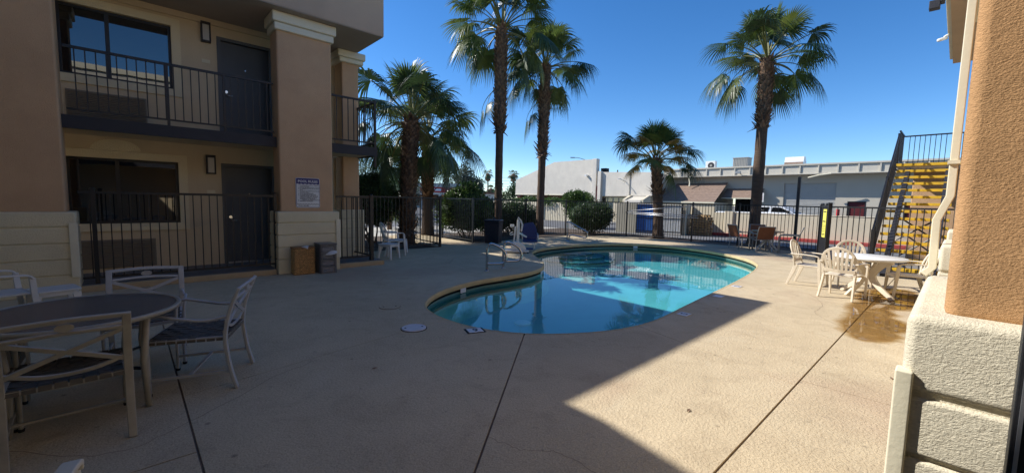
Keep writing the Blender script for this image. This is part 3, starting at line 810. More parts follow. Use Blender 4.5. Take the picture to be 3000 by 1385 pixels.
# ================================================================= wing behind the camera (casts the shade) and right wing
back = thing('motel_building', 'stucco motel wing behind the viewer whose roof shades the near deck', 'building', (-3, 3, 0))
MB().prism([(-9, -4), (-2.95, -4), (-0.90, 8.60), (-0.90, 8.95), (-9, 8.95)], 6.0, 6.2).build('roof', M['stucco_mauve'], back)
MB().box(-9, -2.6, -4, 8.9, 0, 5.998).build('wall', M['stucco_tan'], back)

rw = thing('motel_building', 'stucco motel wing on the right with orange pillars, cream bases and overhanging roof', 'building', (7, -2, 0))
CR = [0, 0.30, 0.54, 0.795, 1.0, 1.265]
for i, x0 in enumerate((1.85, 5.72, 9.62)):
    pl = pillar(rw, x0, x0 + 1.2, 0.085, -1, M['stucco_rough_orange'], M['stucco_rough'], 5.1, CR, 0.72)
    if i == 0: box('conduit_cover', M['trim_cream'], pl, x0 - 0.016, x0 + 0.05, 0.055, 0.10, 0.0, 1.075, bevel=0.006)
    cap = MB(); cap.box(x0 + 0.02, x0 + 1.16, -0.58, 0.06, 4.8, 5.13); cap.build('capital', M['trim_cream'], pl, bevel=0.02)
RY = -1.35
rx0, rx1 = -2.2, 14.4
holes = []
for k in range(4):
    for zz in (0.0, 2.65):
        holes.append((3.2 + k * 3.9, 4.75 + k * 3.9, 1.0 + zz, 2.2 + zz)); holes.append((5.45 + k * 3.9, 6.4 + k * 3.9, 0.1 + zz, 2.24 + zz))
holes = [h for h in holes if h[1] < rx1]
xs = sorted({rx0, rx1, *[h[0] for h in holes], *[h[1] for h in holes]}); zs = sorted({0.0, 5.14, *[h[2] for h in holes], *[h[3] for h in holes]})
grid_wall('wall', M['stucco_tan'], rw, xs, zs, holes, RY - 0.25, RY)
for h in holes:
    if h[1] - h[0] > 1.2:
        f = MB(); f.box(h[0], h[1], RY - 0.12, RY - 0.06, h[2], h[2] + 0.05); f.box(h[0], h[1], RY - 0.12, RY - 0.06, h[3] - 0.05, h[3]); f.box(h[0], h[0] + 0.05, RY - 0.12, RY - 0.06, h[2] + .05, h[3] - .05); f.box(h[1] - 0.05, h[1], RY - 0.12, RY - 0.06, h[2] + .05, h[3] - .05)
        f = f.build('window', M['black_metal'], rw); box('pane', M['pane'], f, h[0] + .05, h[1] - .05, RY - 0.10, RY - 0.09, h[2] + .05, h[3] - .05)
    else:
        box('door', M['door_grey'], rw, h[0], h[1], RY - 0.12, RY - 0.07, h[2], h[3])
sl = box('balcony_slab', M['stucco_tan'], rw, rx0, 15.6, RY + 0.002, -0.05, 2.585, 2.745)
box('slab_edge', M['dark_slab'], sl, rx0, 15.6, -0.05, 0.0, 2.56, 2.76)
for a, b in ((3.0, 5.8), (6.9, 9.7), (10.8, 14.2)): rail_run(rw, (a, -0.03), (b, -0.03), 2.76, 1.06, gap=0.14)
rf = MB(); rf.box(rx0, 14.85, RY - 8, 0.42, 5.25, 6.02); roof = rf.build('roof', M['fascia_grey'], rw)
box('soffit', M['stucco_mauve'], roof, rx0, 14.8, RY - 8, 0.36, 5.13, 5.25)
box('gutter', M['trim_cream'], roof, rx0, 14.9, 0.42, 0.50, 5.82, 5.98, bevel=0.01)
# downspout on the second pillar
dsp = [(6.0, 0.46, 5.85), (6.0, 0.44, 5.6), (5.98, 0.07, 5.0), (5.97, 0.06, 4.6), (5.97, 0.06, 1.74), (5.95, 0.135, 1.50), (5.95, 0.13, 1.02), (5.93, 0.19, 0.94)]
MB().ribbon(dsp, 0.082, 0.065, (0, 1, 0.02)).build('downspout', M['trim_cream'], rw, bevel=0.008)
for z_ in (4.7, 2.05): box('strap', M['trim_cream'], rw, 5.905, 6.035, 0.018, 0.105, z_, z_ + 0.035)
# roof floodlight and camera on the fascia
fl_ = MB(); fl_.box(12.0, 12.22, 0.50, 0.56, 5.72, 5.86); fl_.box(12.02, 12.2, 0.56, 0.72, 5.62, 5.78)
tag(fl_.build('flood_light', M['dark_slab'], None, bevel=0.01), 'small black flood light on the right roof edge above the camera', 'light')
cm = MB(); cm.tube([(13.3, 0.41, 5.42), (13.3, 0.47, 5.40), (13.28, 0.50, 5.37)], 0.02, 8); cm.tube([(13.34, 0.47, 5.36), (13.17, 0.58, 5.29)], 0.035, 12)
tag(cm.build('security_camera', M['white_paint'], None, smooth=True), 'white bullet security camera under the right roof edge', 'camera')
# black frame at the viewer's right
df = thing('door_frame', 'black metal door frame at the lower right edge beside the cream block', 'frame', (1.42, -0.16, 0))
box('jamb', M['black_metal'], df, 1.40, 1.45, -0.30, -0.118, 0, 1.55, bevel=0.003)
box('seal', M['aluminium'], df, 1.392, 1.40, -0.132, -0.126, 0, 1.55)
# conduit strip along the near block

def crack(P, wd=0.003):
    P = catmull([(x, y, 0.0015) for x, y in P], 8)
    rnd = random.Random(5)
    Q = [p + V(rnd.uniform(-.012, .012), rnd.uniform(-.012, .012), 0) for p in P]
    b_ = MB()
    for i in range(len(Q) - 1):
        t = (Q[i + 1] - Q[i]).normalized(); n_ = V(-t.y, t.x, 0) * wd / 2
        b_.add([Q[i] - n_, Q[i] + n_, Q[i + 1] + n_, Q[i + 1] - n_], [(0, 3, 2, 1)])
    b_.build('crack', M['joint'], deck)
crack([(5.6, 8.42), (6.0, 8.7), (6.35, 9.1), (6.84, 9.43)], 0.008)
crack([(1.72, 2.05), (1.8, 1.8), (1.95, 1.62), (1.98, 1.3)], 0.003)
crack([(-0.9, 4.2), (-0.2, 3.45), (0.26, 3.55), (0.9, 4.0), (1.3, 4.15)], 0.004)
crack([(7.05, 1.0), (7.6, 1.35), (8.4, 1.4), (9.2, 1.75)], 0.004)
crack([(3.6, 6.6), (3.4, 7.3), (3.9, 8.0), (3.7, 8.8)], 0.004)
# ================================================================= fences
def fence(label, p0, p1, posts=(0, 1), h=1.64, z0=0.0, gap=0.118, group='black picket pool fence runs', post_w=0.028, tall=None, name='fence', cat='fence'):
    p0 = Vector((*p0, 0)); p1 = Vector((*p1, 0)); L_ = (p1 - p0).length; t = (p1 - p0).normalized()
    f = thing(name, label, cat, (p0.x, p0.y, z0), atan2(t.y, t.x), group)
    MB().box(0, L_, -0.018, 0.018, h - 0.045, h - 0.005).build('rail', M['black_metal'], f, world=False)
    MB().box(0, L_, -0.016, 0.016, 0.085, 0.12).build('rail', M['black_metal'], f, world=False)
    n_ = max(2, round(L_ / gap))
    for i in range(1, n_):
        x = L_ * i / n_
        if any(abs(x - q * L_) < 0.04 for q in posts): continue
        inst('picket', pick, f, (x, 0, 0.115), (0, 0, 0), (1, 1, h - 0.155))
    for q in posts:
        hh = tall if (tall and q == 1) else h + 0.02
        x = q * L_
        b = MB().box(x - post_w, x + post_w, -post_w, post_w, -0.02, hh)
        o = b.build('post', M['black_metal'], f, world=False)
        MB().lathe([(0.04, 0), (0.04, 0.012), (0.02, 0.03)], 10, (x, 0, hh)).build('cap', M['black_metal'], o, world=False)
    return f
fence('black picket fence on the walkway kerb between the two brown pillars', (-0.56, 9.42), (2.2, 9.42), (0.06, 1), h=1.50, z0=0.10)
fence('short black picket fence on the kerb right of the pool rules pillar', (3.43, 9.46), (4.24, 9.46), (1,), h=1.52, z0=0.10, post_w=0.04)
fence('black picket fence running back from the kerb corner to the rear pillar', (4.27, 9.5), (4.22, 10.6), (), h=1.52, z0=0.10)
fence('black picket fence behind the white plastic chair and stools', (4.5, 11.85), (7.60, 11.67), (0, 1), post_w=0.035)
fence('black picket fence along the left of the exit passage', (7.62, 11.75), (7.85, 14.2), (1,))
fence('black picket fence along the right of the exit passage', (9.42, 14.3), (9.29, 12.07), (0, 1))
fence('black picket fence behind the dark rubbish bin', (9.31, 12.05), (12.54, 12.61), (1,))
fence('black picket fence run in front of the tall leaning palm trunk', (12.58, 12.61), (15.14, 12.54), (1,))
fence('black picket fence run in front of the round clipped shrub', (15.18, 12.53), (17.61, 10.81), (1,))
fence('black picket fence run behind the skimmer poles', (17.61, 10.77), (17.66, 7.67), (1,))
fence('black picket fence run in front of the pallet stack', (17.66, 7.63), (17.7, 5.85), (1,))
fence('black picket fence run ending in a tall black post behind the brown chairs', (17.7, 5.81), (17.75, 3.95), (1,), tall=2.65, post_w=0.045)
fence('black picket fence run between the tall post and the solid gate', (17.75, 3.9), (17.75, 3.2), ())
fence('black picket fence running edge-on behind the solid gate', (17.72, 3.16), (14.36, 2.64), ())
fence('black picket fence right of the solid gate in front of the stairs', (13.46, 2.22), (13.1, 0.05), (), post_w=0.04)
fence('black picket fence between the stairs and the right pillars', (13.1, 0.03), (13.1, -1.3), ())
# solid gate with the yellow notice
g0, g1 = Vector((14.32, 2.62, 0)), Vector((13.5, 2.27, 0))
gt = (g1 - g0).normalized(); gL = (g1 - g0).length
gate = thing('pool_gate', 'black mesh-covered pool gate with a yellow notice, right of the brown chairs', 'gate', (g0.x, g0.y, 0), atan2(gt.y, gt.x))
b = MB(); b.box(0.0, 0.05, -0.03, 0.03, 0.04, 1.66); b.box(gL - 0.08, gL, -0.04, 0.04, 0, 1.72); b.box(0.05, gL - 0.08, -0.02, 0.02, 1.60, 1.65); b.box(0.05, gL - 0.08, -0.02, 0.02, 0.08, 0.13)
b.build('gate_frame', M['black_metal'], gate, world=False)
b = MB()
for i in range(26):
    x = 0.06 + (gL - 0.16) * i / 25
    b.box(x, x + 0.026, -0.006, 0.006, 0.13, 1.60)
tag(b.build('mesh_panel', M['black_metal'], gate, world=False), kind='stuff')
for x in (0.06, 0.2, gL - 0.35): MB().lathe([(0.03, 0), (0.035, 0.03), (0.015, 0.06)], 8, (x, 0, 1.655)).build('latch', M['black_metal'], gate, world=False)
ns = MB().box(gL - 0.40, gL - 0.1, -0.052, -0.042, 0.80, 1.55).build('notice', M['yellow_sign'], gate, world=False)
for z_, hh, x0 in ((1.50, 0.03, 0.03), (1.24, 0.03, 0.03), (1.12, 0.012, 0.03), (1.07, 0.012, 0.03), (1.02, 0.012, 0.03), (0.97, 0.012, 0.03), (0.9, 0.02, 0.03), (0.86, 0.012, 0.03)):
    MB().box(gL - 0.36, gL - 0.14, -0.0545, -0.0522, z_ - hh, z_).build('print_line', M['ink'], ns, world=False)

# ================================================================= exterior stairs
ST = thing('staircase', 'outdoor steel staircase with yellow treads and black rails behind the fence', 'staircase', (15.2, 0.5, 0))
sy0, sy1 = 0.12, 1.34
for k in range(1, 15):
    x = 13.12 + 0.275 * k; z = 0.197 * k
    tr = MB().box(x, x + 0.28, sy0, sy1, z - 0.055, z - 0.004).build('tread', M['yellow_paint'], ST, bevel=0.006)
    MB().box(x - 0.012, x + 0.03, sy0 - 0.003, sy1 + 0.003, z - 0.075, z).build('nosing', M['yellow_paint'], tr, bevel=0.006)
for y_ in (0.27, 1.10):
    a = V(13.15, y_, -0.02); b_ = V(17.2, y_, 2.75)
    MB().ribbon([a, b_], 0.10, 0.22, (-0.55, 0, 0.83)).build('stringer', M['dark_slab'], ST)
MB().box(17.1, 18.6, -1.0, 1.36, 2.80, 2.94).build('landing', M['concrete'], ST)
MB().box(17.05, 17.1, -0.9, 1.38, 2.88, 2.955).build('landing_edge', M['yellow_paint'], ST)
for y_ in (1.37,):
    a = V(13.3, y_, 1.06); b_ = V(17.15, y_, 3.84)
    rl = MB(); rl.ribbon([a, b_], 0.04, 0.05, (-0.55, 0, 0.83)); rl.ribbon([a - V(0, 0, .9), b_ - V(0, 0, .9)], 0.03, 0.04, (-0.55, 0, 0.83))
    r_ = rl.build('handrail', M['black_metal'], ST)
    for i in range(34):
        q = a.lerp(b_, (i + 0.5) / 34)
        inst('picket', pick, r_, (q.x - 15.2, q.y - 0.5, q.z - 0.9), (0, 0, 0), (1, 1, 0.9))
    for q in (0.0, 0.5, 1.0):
        p_ = a.lerp(b_, q); MB().box(p_.x - 0.025, p_.x + 0.025, y_ - 0.03, y_ + 0.03, max(0, p_.z - 1.1), p_.z + 0.03).build('post', M['black_metal'], r_)
rr = rail_run(ST, (18.6, 1.34), (18.6, -1.0), 2.94, 1.02, name='landing_railing')
rr = rail_run(ST, (17.2, 1.36), (18.6, 1.36), 2.94, 1.02, name='landing_railing', gap=0.1)
for a, b_ in (((17.3, 0.28, 0.9), (17.3, 1.1, 0.2)), ((17.3, 1.1, 0.9), (17.3, 0.28, 0.2)), ((15.6, 0.28, 1.4), (15.6, 1.1, 0.75)), ((15.6, 1.1, 1.4), (15.6, 0.28, 0.75))):
    MB().tube([a, b_], 0.022, 6).build('brace', M['black_metal'], ST)
MB().box(18.0, 18.6, 0.05, 1.02, 0, 2.79).build('pier', M['stucco_orange'], ST, bevel=0.02)

# ================================================================= signs, basket, drawers at the pillar
sg = thing('pool_sign', 'white and purple POOL RULES sign on the brown pillar', 'sign', (2.79, 9.28, 1.35))
def rrect(x0, x1, z0, z1, r, n=5):
    P = []
    for cx, cz, a0 in ((x1 - r, z1 - r, 0), (x0 + r, z1 - r, 90), (x0 + r, z0 + r, 180), (x1 - r, z0 + r, 270)):
        P += [(cx + r * cos(radians(a0 + 90 * i / n)), cz + r * sin(radians(a0 + 90 * i / n))) for i in range(n + 1)]
    return P
SX0, SX1, SZ0, SZ1 = 2.555, 3.025, 1.345, 1.965
def plate(name, m, P, ya, yb): return MB().prism_axis(P, ya, yb, 1).build(name, m, sg)
plate('panel', M['sign_white'], rrect(SX0, SX1, SZ0, SZ1, 0.035), 9.284, 9.297)
plate('border', M['purple'], rrect(SX0 + 0.008, SX1 - 0.008, SZ0 + 0.008, SZ1 - 0.008, 0.03), 9.2825, 9.2839)
plate('inner_panel', M['sign_white'], rrect(SX0 + 0.016, SX1 - 0.016, SZ0 + 0.016, SZ1 - 0.016, 0.025), 9.281, 9.2824)
hd = rrect(SX0 + 0.016, SX1 - 0.016, SZ1 - 0.2, SZ1 - 0.016, 0.025)
hd = [p for p in hd if p[1] > SZ1 - 0.1]
wave = [(SX0 + 0.016 + (SX1 - SX0 - 0.032) * i / 40, SZ1 - 0.128 + 0.006 * sin(i * 2 * pi / 40 * 6)) for i in range(41)]
plate('header', M['purple'], hd + wave, 9.2795, 9.2809)
text_mesh('POOL RULES', 0.068, sg, 'lettering', M['sign_white'], ((SX0 + SX1) / 2, 9.2785, SZ1 - 0.095), (1, 0, 0), (0, 0, 1), 'CENTER', off=0.0015)
LN = ['1.  NO LIFEGUARD ON DUTY. SWIM AT', '     YOUR OWN RISK.', '2.  SHOWER BEFORE ENTERING THE POOL.', '3.  NO ANIMALS IN POOL OR ON POOL', '     DECK.', '4.  NO FOOD OR BEVERAGE IN POOL OR', '     ON POOL DECK.', '5.  NO DIVING OR RUNNING.',
      '6.  NO GLASSWARE OR BICYCLES.', '7.  CHILDREN UNDER THE AGE OF 14', '     YEARS OLD SHALL NOT USE POOL', '     WITHOUT A PARENT OR ADULT', '     GUARDIAN IN ATTENDANCE.', '8.          PERSONS ALLOWED IN THE POOL.', '9.  EMERGENCY EQUIPMENT.']
for i, s_ in enumerate(LN):
    text_mesh(s_, 0.0225, sg, 'text_line', M['ink'], (SX0 + 0.045, 9.2785, SZ1 - 0.165 - i * 0.0232), (1, 0, 0), (0, 0, 1), off=0.0006)
wv = MB().ribbon([(SX0 + 0.02 + (SX1 - SX0 - 0.04) * i / 60, 9.28, SZ0 + 0.075 + 0.004 * sin(i / 60 * 2 * pi * 8)) for i in range(61)], 0.009, 0.001, (0, 1, 0)).build('wavy_line', M['ink'], sg)
text_mesh('POOL HOURS:', 0.032, sg, 'lettering', M['ink'], (SX0 + 0.045, 9.2785, SZ0 + 0.032), (1, 0, 0), (0, 0, 1), off=0.001)

bk = thing('laundry_basket', 'brown woven wicker basket standing against the cream pillar base', 'basket', (2.58, 9.02, 0))
bx0, bx1, by0, by1, bz = 2.40, 2.80, 8.93, 9.17, 0.56
MB().box(bx0 + .012, bx1 - .012, by0 + .012, by1 - .012, 0, bz - 0.03).build('body', M['wicker'], bk)
wvb = MB()
rows = 22
for r_ in range(rows):
    z = 0.02 + (bz - 0.05) * r_ / rows
    for (ax_, ay_, L_, nx, ny) in ((bx0, by0, bx1 - bx0, 0, -1), (bx0, by0, by1 - by0, -1, 0)):
        nseg = 10 if nx == 0 else 6
        for k in range(nseg):
            a = (k + (0.5 if r_ % 2 else 0)) / nseg
            if a + 1 / nseg > 1.01: continue
            jit = random.uniform(-.003, .003)
            P = []
            for u, o_ in ((0, 0.0), (0.25, 0.012), (0.5, 0.016), (0.75, 0.012), (1, 0.0)):
                d_ = (a + u / nseg) * L_
                if nx == 0: P.append((ax_ + d_, ay_ + 0.014 - o_, z + 0.012 + jit))
                else: P.append((ax_ + 0.014 - o_, ay_ + d_, z + 0.012 + jit))
            wvb.ribbon(P, 0.021, 0.005, (0, -1, 0) if nx == 0 else (-1, 0, 0))
tag(wvb.build('weave', M['wicker_light'], bk), kind='stuff')
MB().box(bx0 - .006, bx1 + .006, by0 - .006, by1 + .006, bz - 0.035, bz).build('lid', M['wicker'], bk, bevel=0.01)
tw = MB(); tw.ribbon([(2.57, 9.0, 0.562), (2.6, 8.96, 0.572), (2.64, 8.92, 0.566), (2.66, 8.915, 0.53)], [0.05, 0.12, 0.13, 0.06], 0.008, (0, -0.3, 1))
tag(tw.build('cloth', M['towel'], None, smooth=True), 'crumpled white cloth hanging out of the wicker basket lid', 'cloth')

dr = thing('drawer_unit', 'grey plastic drawer tower with see-through drawers beside the wicker basket', 'drawers', (3.0, 9.0, 0))
dx0, dx1, dy0, dy1, dz = 2.86, 3.19, 8.80, 9.18, 0.62
b = MB(); b.box(dx0, dx0 + .02, dy0 + .012, dy1, 0, dz - .03); b.box(dx1 - .02, dx1, dy0 + .012, dy1, 0, dz - .03); b.box(dx0 - .006, dx1 + .006, dy0, dy1 + .004, dz - .03, dz); b.box(dx0 + .02, dx1 - .02, dy1 - .02, dy1, 0, dz - .03)
b.build('shell', M['smoke_plastic'], dr, bevel=0.006)
for k, (a, c_) in enumerate(((0.015, 0.15), (0.16, 0.29), (0.30, 0.435), (0.445, 0.58))):
    d_ = MB().box(dx0 + .022, dx1 - .022, dy0, dy0 + .006, a, c_).build('drawer', M['drawer_plastic'], dr)
    fr = MB(); fr.box(dx0 + .02, dx1 - .02, dy0 - .006, dy0 + .012, c_ - 0.018, c_ + .004); fr.box(dx0 + .02, dx0 + 0.04, dy0 - .004, dy0 + .01, a, c_ - .018); fr.box(dx1 - .04, dx1 - .02, dy0 - .004, dy0 + .01, a, c_ - .018)
    fr.build('drawer_frame', M['smoke_plastic'], d_)
    t_ = MB()
    for q in range(3 if k != 1 else 2):
        zz = a + 0.012 + q * 0.034
        t_.box(dx0 + .05 + random.uniform(0, .01), dx1 - .05 - random.uniform(0, .02), dy0 + .03, dy1 - .06, zz, zz + 0.03)
    tag(t_.build('folded_towels', M['towel'], None, bevel=0.012, seg=3), 'folded white towels in the %s drawer of the grey drawer tower' % ('bottom', 'second lowest', 'third lowest', 'top')[k], 'towels')
tw = MB(); tw.ribbon([(2.95, 8.83, 0.40), (3.02, 8.775, 0.425), (3.1, 8.765, 0.44), (3.17, 8.785, 0.455), (3.20, 8.80, 0.43)], [0.06, 0.13, 0.15, 0.10, 0.04], 0.018, (0, -0.6, 0.8))
tag(tw.build('towel', M['towel'], None, smooth=True, sub=1), 'white towel spilling over the front of a drawer in the grey tower', 'towel')

# ================================================================= chairs and tables
def resin_chair(name, label, m, loc, rz, group, backless=False):
    t = thing(name, label, 'chair', (*loc, 0), rz, group)
    def pt(x, z): return V(x, -0.20 - 0.27 * max(0, z - 0.40), z)
    # seat
    s_ = MB()
    nx, ny = 8, 6
    for j in range(ny + 1):
        y = -0.21 + 0.46 * j / ny
        for i in range(nx + 1):
            x = (-0.235 + 0.47 * i / nx) * (0.92 + 0.08 * j / ny)
            z = 0.425 - 0.022 * (1 - ((i - nx / 2) / (nx / 2)) ** 2) * (1 - ((j - ny / 2) / (ny / 2)) ** 2) + (-0.018 if j == ny else 0)
            s_.v.append((x, y, z))
    n1 = len(s_.v)
    s_.v += [(x, y, z - 0.022) for x, y, z in s_.v]
    for j in range(ny):
        for i in range(nx):
            a = j * (nx + 1) + i
            s_.f.append((a, a + 1, a + nx + 2, a + nx + 1)); s_.f.append((n1 + a, n1 + a + nx + 1, n1 + a + nx + 2, n1 + a + 1))
    for i in range(nx):
        s_.f.append((i + 1, i, n1 + i, n1 + i + 1)); q = ny * (nx + 1) + i; s_.f.append((q, q + 1, n1 + q + 1, n1 + q))
    for j in range(ny):
        q = j * (nx + 1); s_.f.append((q, q + nx + 1, n1 + q + nx + 1, n1 + q)); q += nx; s_.f.append((q + nx + 1, q, n1 + q, n1 + q + nx + 1))
    s_.build('seat', m, t, world=False, smooth=True)
    MB().ribbon([(-0.235, 0.25, 0.39), (0.235, 0.25, 0.39)], 0.012, 0.05, (0, 0, 1)).build('apron', m, t, world=False)
    # back arch
    arch_ = []
    for i in range(25):
        a = pi * i / 24
        x = -0.265 * cos(a) * (1.0 - 0.08 * (1 - sin(a))); z = 0.60 + 0.30 * sin(a) ** 0.85
        arch_.append(pt(x, z) + V(0, 0.03 * (1 - sin(a)), 0))
    arch_ = [V(-0.225, -0.20, 0.41), V(-0.238, -0.215, 0.50)] + arch_ + [V(0.238, -0.215, 0.50), V(0.225, -0.20, 0.41)]
    MB().ribbon(arch_, 0.046, 0.022, (0, -1, -0.2)).build('back_frame', m, t, world=False, bevel=0.006)
    MB().ribbon([pt(-0.235, 0.50) + V(0, .0, 0), pt(0, 0.495) - V(0, .02, 0), pt(0.235, 0.50)], 0.06, 0.018, (0, -1, -0.25)).build('back_rail', m, t, world=False)
    for k in range(7):
        f_ = (k - 3) / 3
        xb, xt = 0.165 * f_, 0.215 * f_
        zt = 0.595 + 0.30 * sqrt(max(0.0, 1 - (xt / 0.262) ** 2)) ** 0.85
        P = [pt(xb, 0.50) - V(0, 0.018 * (1 - f_ * f_), 0), pt(xb * .6 + xt * .4, 0.5 + (zt - .5) * .5) - V(0, 0.03 * (1 - f_ * f_), 0), pt(xt, zt)]
        MB().ribbon(catmull(P, 3), 0.036, 0.014, (0, -1, -0.25)).build('slat', m, t, world=False)
    for sx in (-1, 1):
        P = catmull([pt(sx * 0.258, 0.64), V(sx * 0.285, -0.12, 0.645), V(sx * 0.29, 0.06, 0.64), V(sx * 0.283, 0.19, 0.625), V(sx * 0.275, 0.225, 0.585)], 4)
        MB().ribbon(P, 0.055, 0.022, (0, 0.2, 1)).build('arm', m, t, world=False, bevel=0.006)
        MB().ribbon([V(sx * 0.275, 0.222, 0.60), V(sx * 0.268, 0.235, 0.40), V(sx * 0.262, 0.262, 0)], [0.05, 0.055, 0.034], 0.03, (sx, 0, 0)).build('leg', m, t, world=False, bevel=0.005)
        MB().ribbon([V(sx * 0.225, -0.17, 0.43), V(sx * 0.235, -0.235, 0.22), V(sx * 0.25, -0.31, 0)], [0.075, 0.06, 0.036], 0.03, (sx, 0, 0)).build('leg', m, t, world=False, bevel=0.005)
    return t
gB = 'beige resin chairs round the white table'
def face(fx, fy, tx, ty): return atan2(ty - fy, tx - fx) - pi / 2
tc = (9.62, 0.93)
resin_chair('resin_chair', 'beige resin chair left of the white table, seen from its side', M['beige_resin'], (10.22, 1.98), face(10.22, 1.98, 10.15, 0.9), gB)
resin_chair('resin_chair', 'beige resin chair with its fan back to the viewer, in front of the white table', M['beige_resin'], (9.32, 1.30), face(9.1, 1.25, 10.6, 1.0), gB)
resin_chair('resin_chair', 'beige resin chair behind the white table, only its back top showing', M['beige_resin'], (11.0, 1.40), face(11.0, 1.40, 9.9, 1.0), gB)
resin_chair('resin_chair', 'beige resin chair right of the white table standing in the puddle', M['beige_resin'], (10.30, 0.50), face(10.30, 0.45, 10.02, 1.3), gB)
# white round resin table with crossed legs
tb = thing('resin_table', 'round white resin table with curved crossed legs standing in the puddle', 'table', (9.98, 1.04, 0))
MB().lathe([(0.50, 0.675), (0.535, 0.69), (0.54, 0.71), (0.525, 0.722), (0.02, 0.726)], 48, cap=True).build('tabletop', M['table_white'], tb, world=False, smooth=True, bevel=0)
MB().lathe([(0.11, 0.62), (0.11, 0.68)], 16).build('hub', M['beige_resin'], tb, world=False)
for k in range(4):
    a = pi / 4 + k * pi / 2 + 0.25
    d = V(cos(a), sin(a), 0)
    P = catmull([d * 0.40 + V(0, 0, 0.675), d * 0.24 + V(0, 0, 0.60), d * 0.09 + V(0, 0, 0.40), d * 0.18 + V(0, 0, 0.22), d * 0.46 + V(0, 0, 0.0)], 5)
    MB().ribbon(P, [0.10 + 0.03 * sin(pi * i / (len(P) - 1)) - 0.04 * i / (len(P) - 1) for i in range(len(P))], 0.05, d.cross(V(0, 0, 1))).build('leg', M['beige_resin'], tb, world=False, bevel=0.008)
# white chair and stools by the fence
gW = 'white plastic seats'
resin_chair('plastic_chair', 'white plastic armchair in front of the fence left of the palm', M['white_resin'], (5.40, 10.66), face(5.1, 10.7, 6.4, 10.5), None)
def stool(label, loc, rz):
    t = thing('plastic_stool', label, 'stool', (*loc, 0), rz, 'white plastic stools')
    MB().prism(rrect(-0.21, 0.21, -0.20, 0.20, 0.05), 0.375, 0.40).build('seat', M['white_resin'], t, world=False, bevel=0.006)
    MB().prism(rrect(-0.19, 0.19, -0.18, 0.18, 0.05), 0.33, 0.375).build('apron', M['white_resin'], t, world=False)
    for sx in (-1, 1):
        for sy in (-1, 1):
            MB().ribbon([(sx * 0.165, sy * 0.155, 0.35), (sx * 0.20, sy * 0.185, 0)], [0.075, 0.035], [0.05, 0.03], (0, sy, 0)).build('leg', M['white_resin'], t, world=False)
    return t
stool('white plastic stool nearest the viewer, before the white armchair', (4.98, 10.05), 0.5)
stool('white plastic stool tucked behind the white armchair, nearer the palm trunk', (5.72, 11.0), 0.4)
# left: low white table and chair
stool('white plastic side table before the left cream pillar base', (-0.70, 7.48), 0.25)
resin_chair('plastic_chair', 'white plastic chair cut off by the left picture edge', M['white_resin'], (-1.13, 7.30), radians(-70), None)
resin_chair('resin_chair', 'beige resin chair at the lower left corner, only its back top in view', M['beige_resin'], (-0.50, 1.96), radians(-12), None)

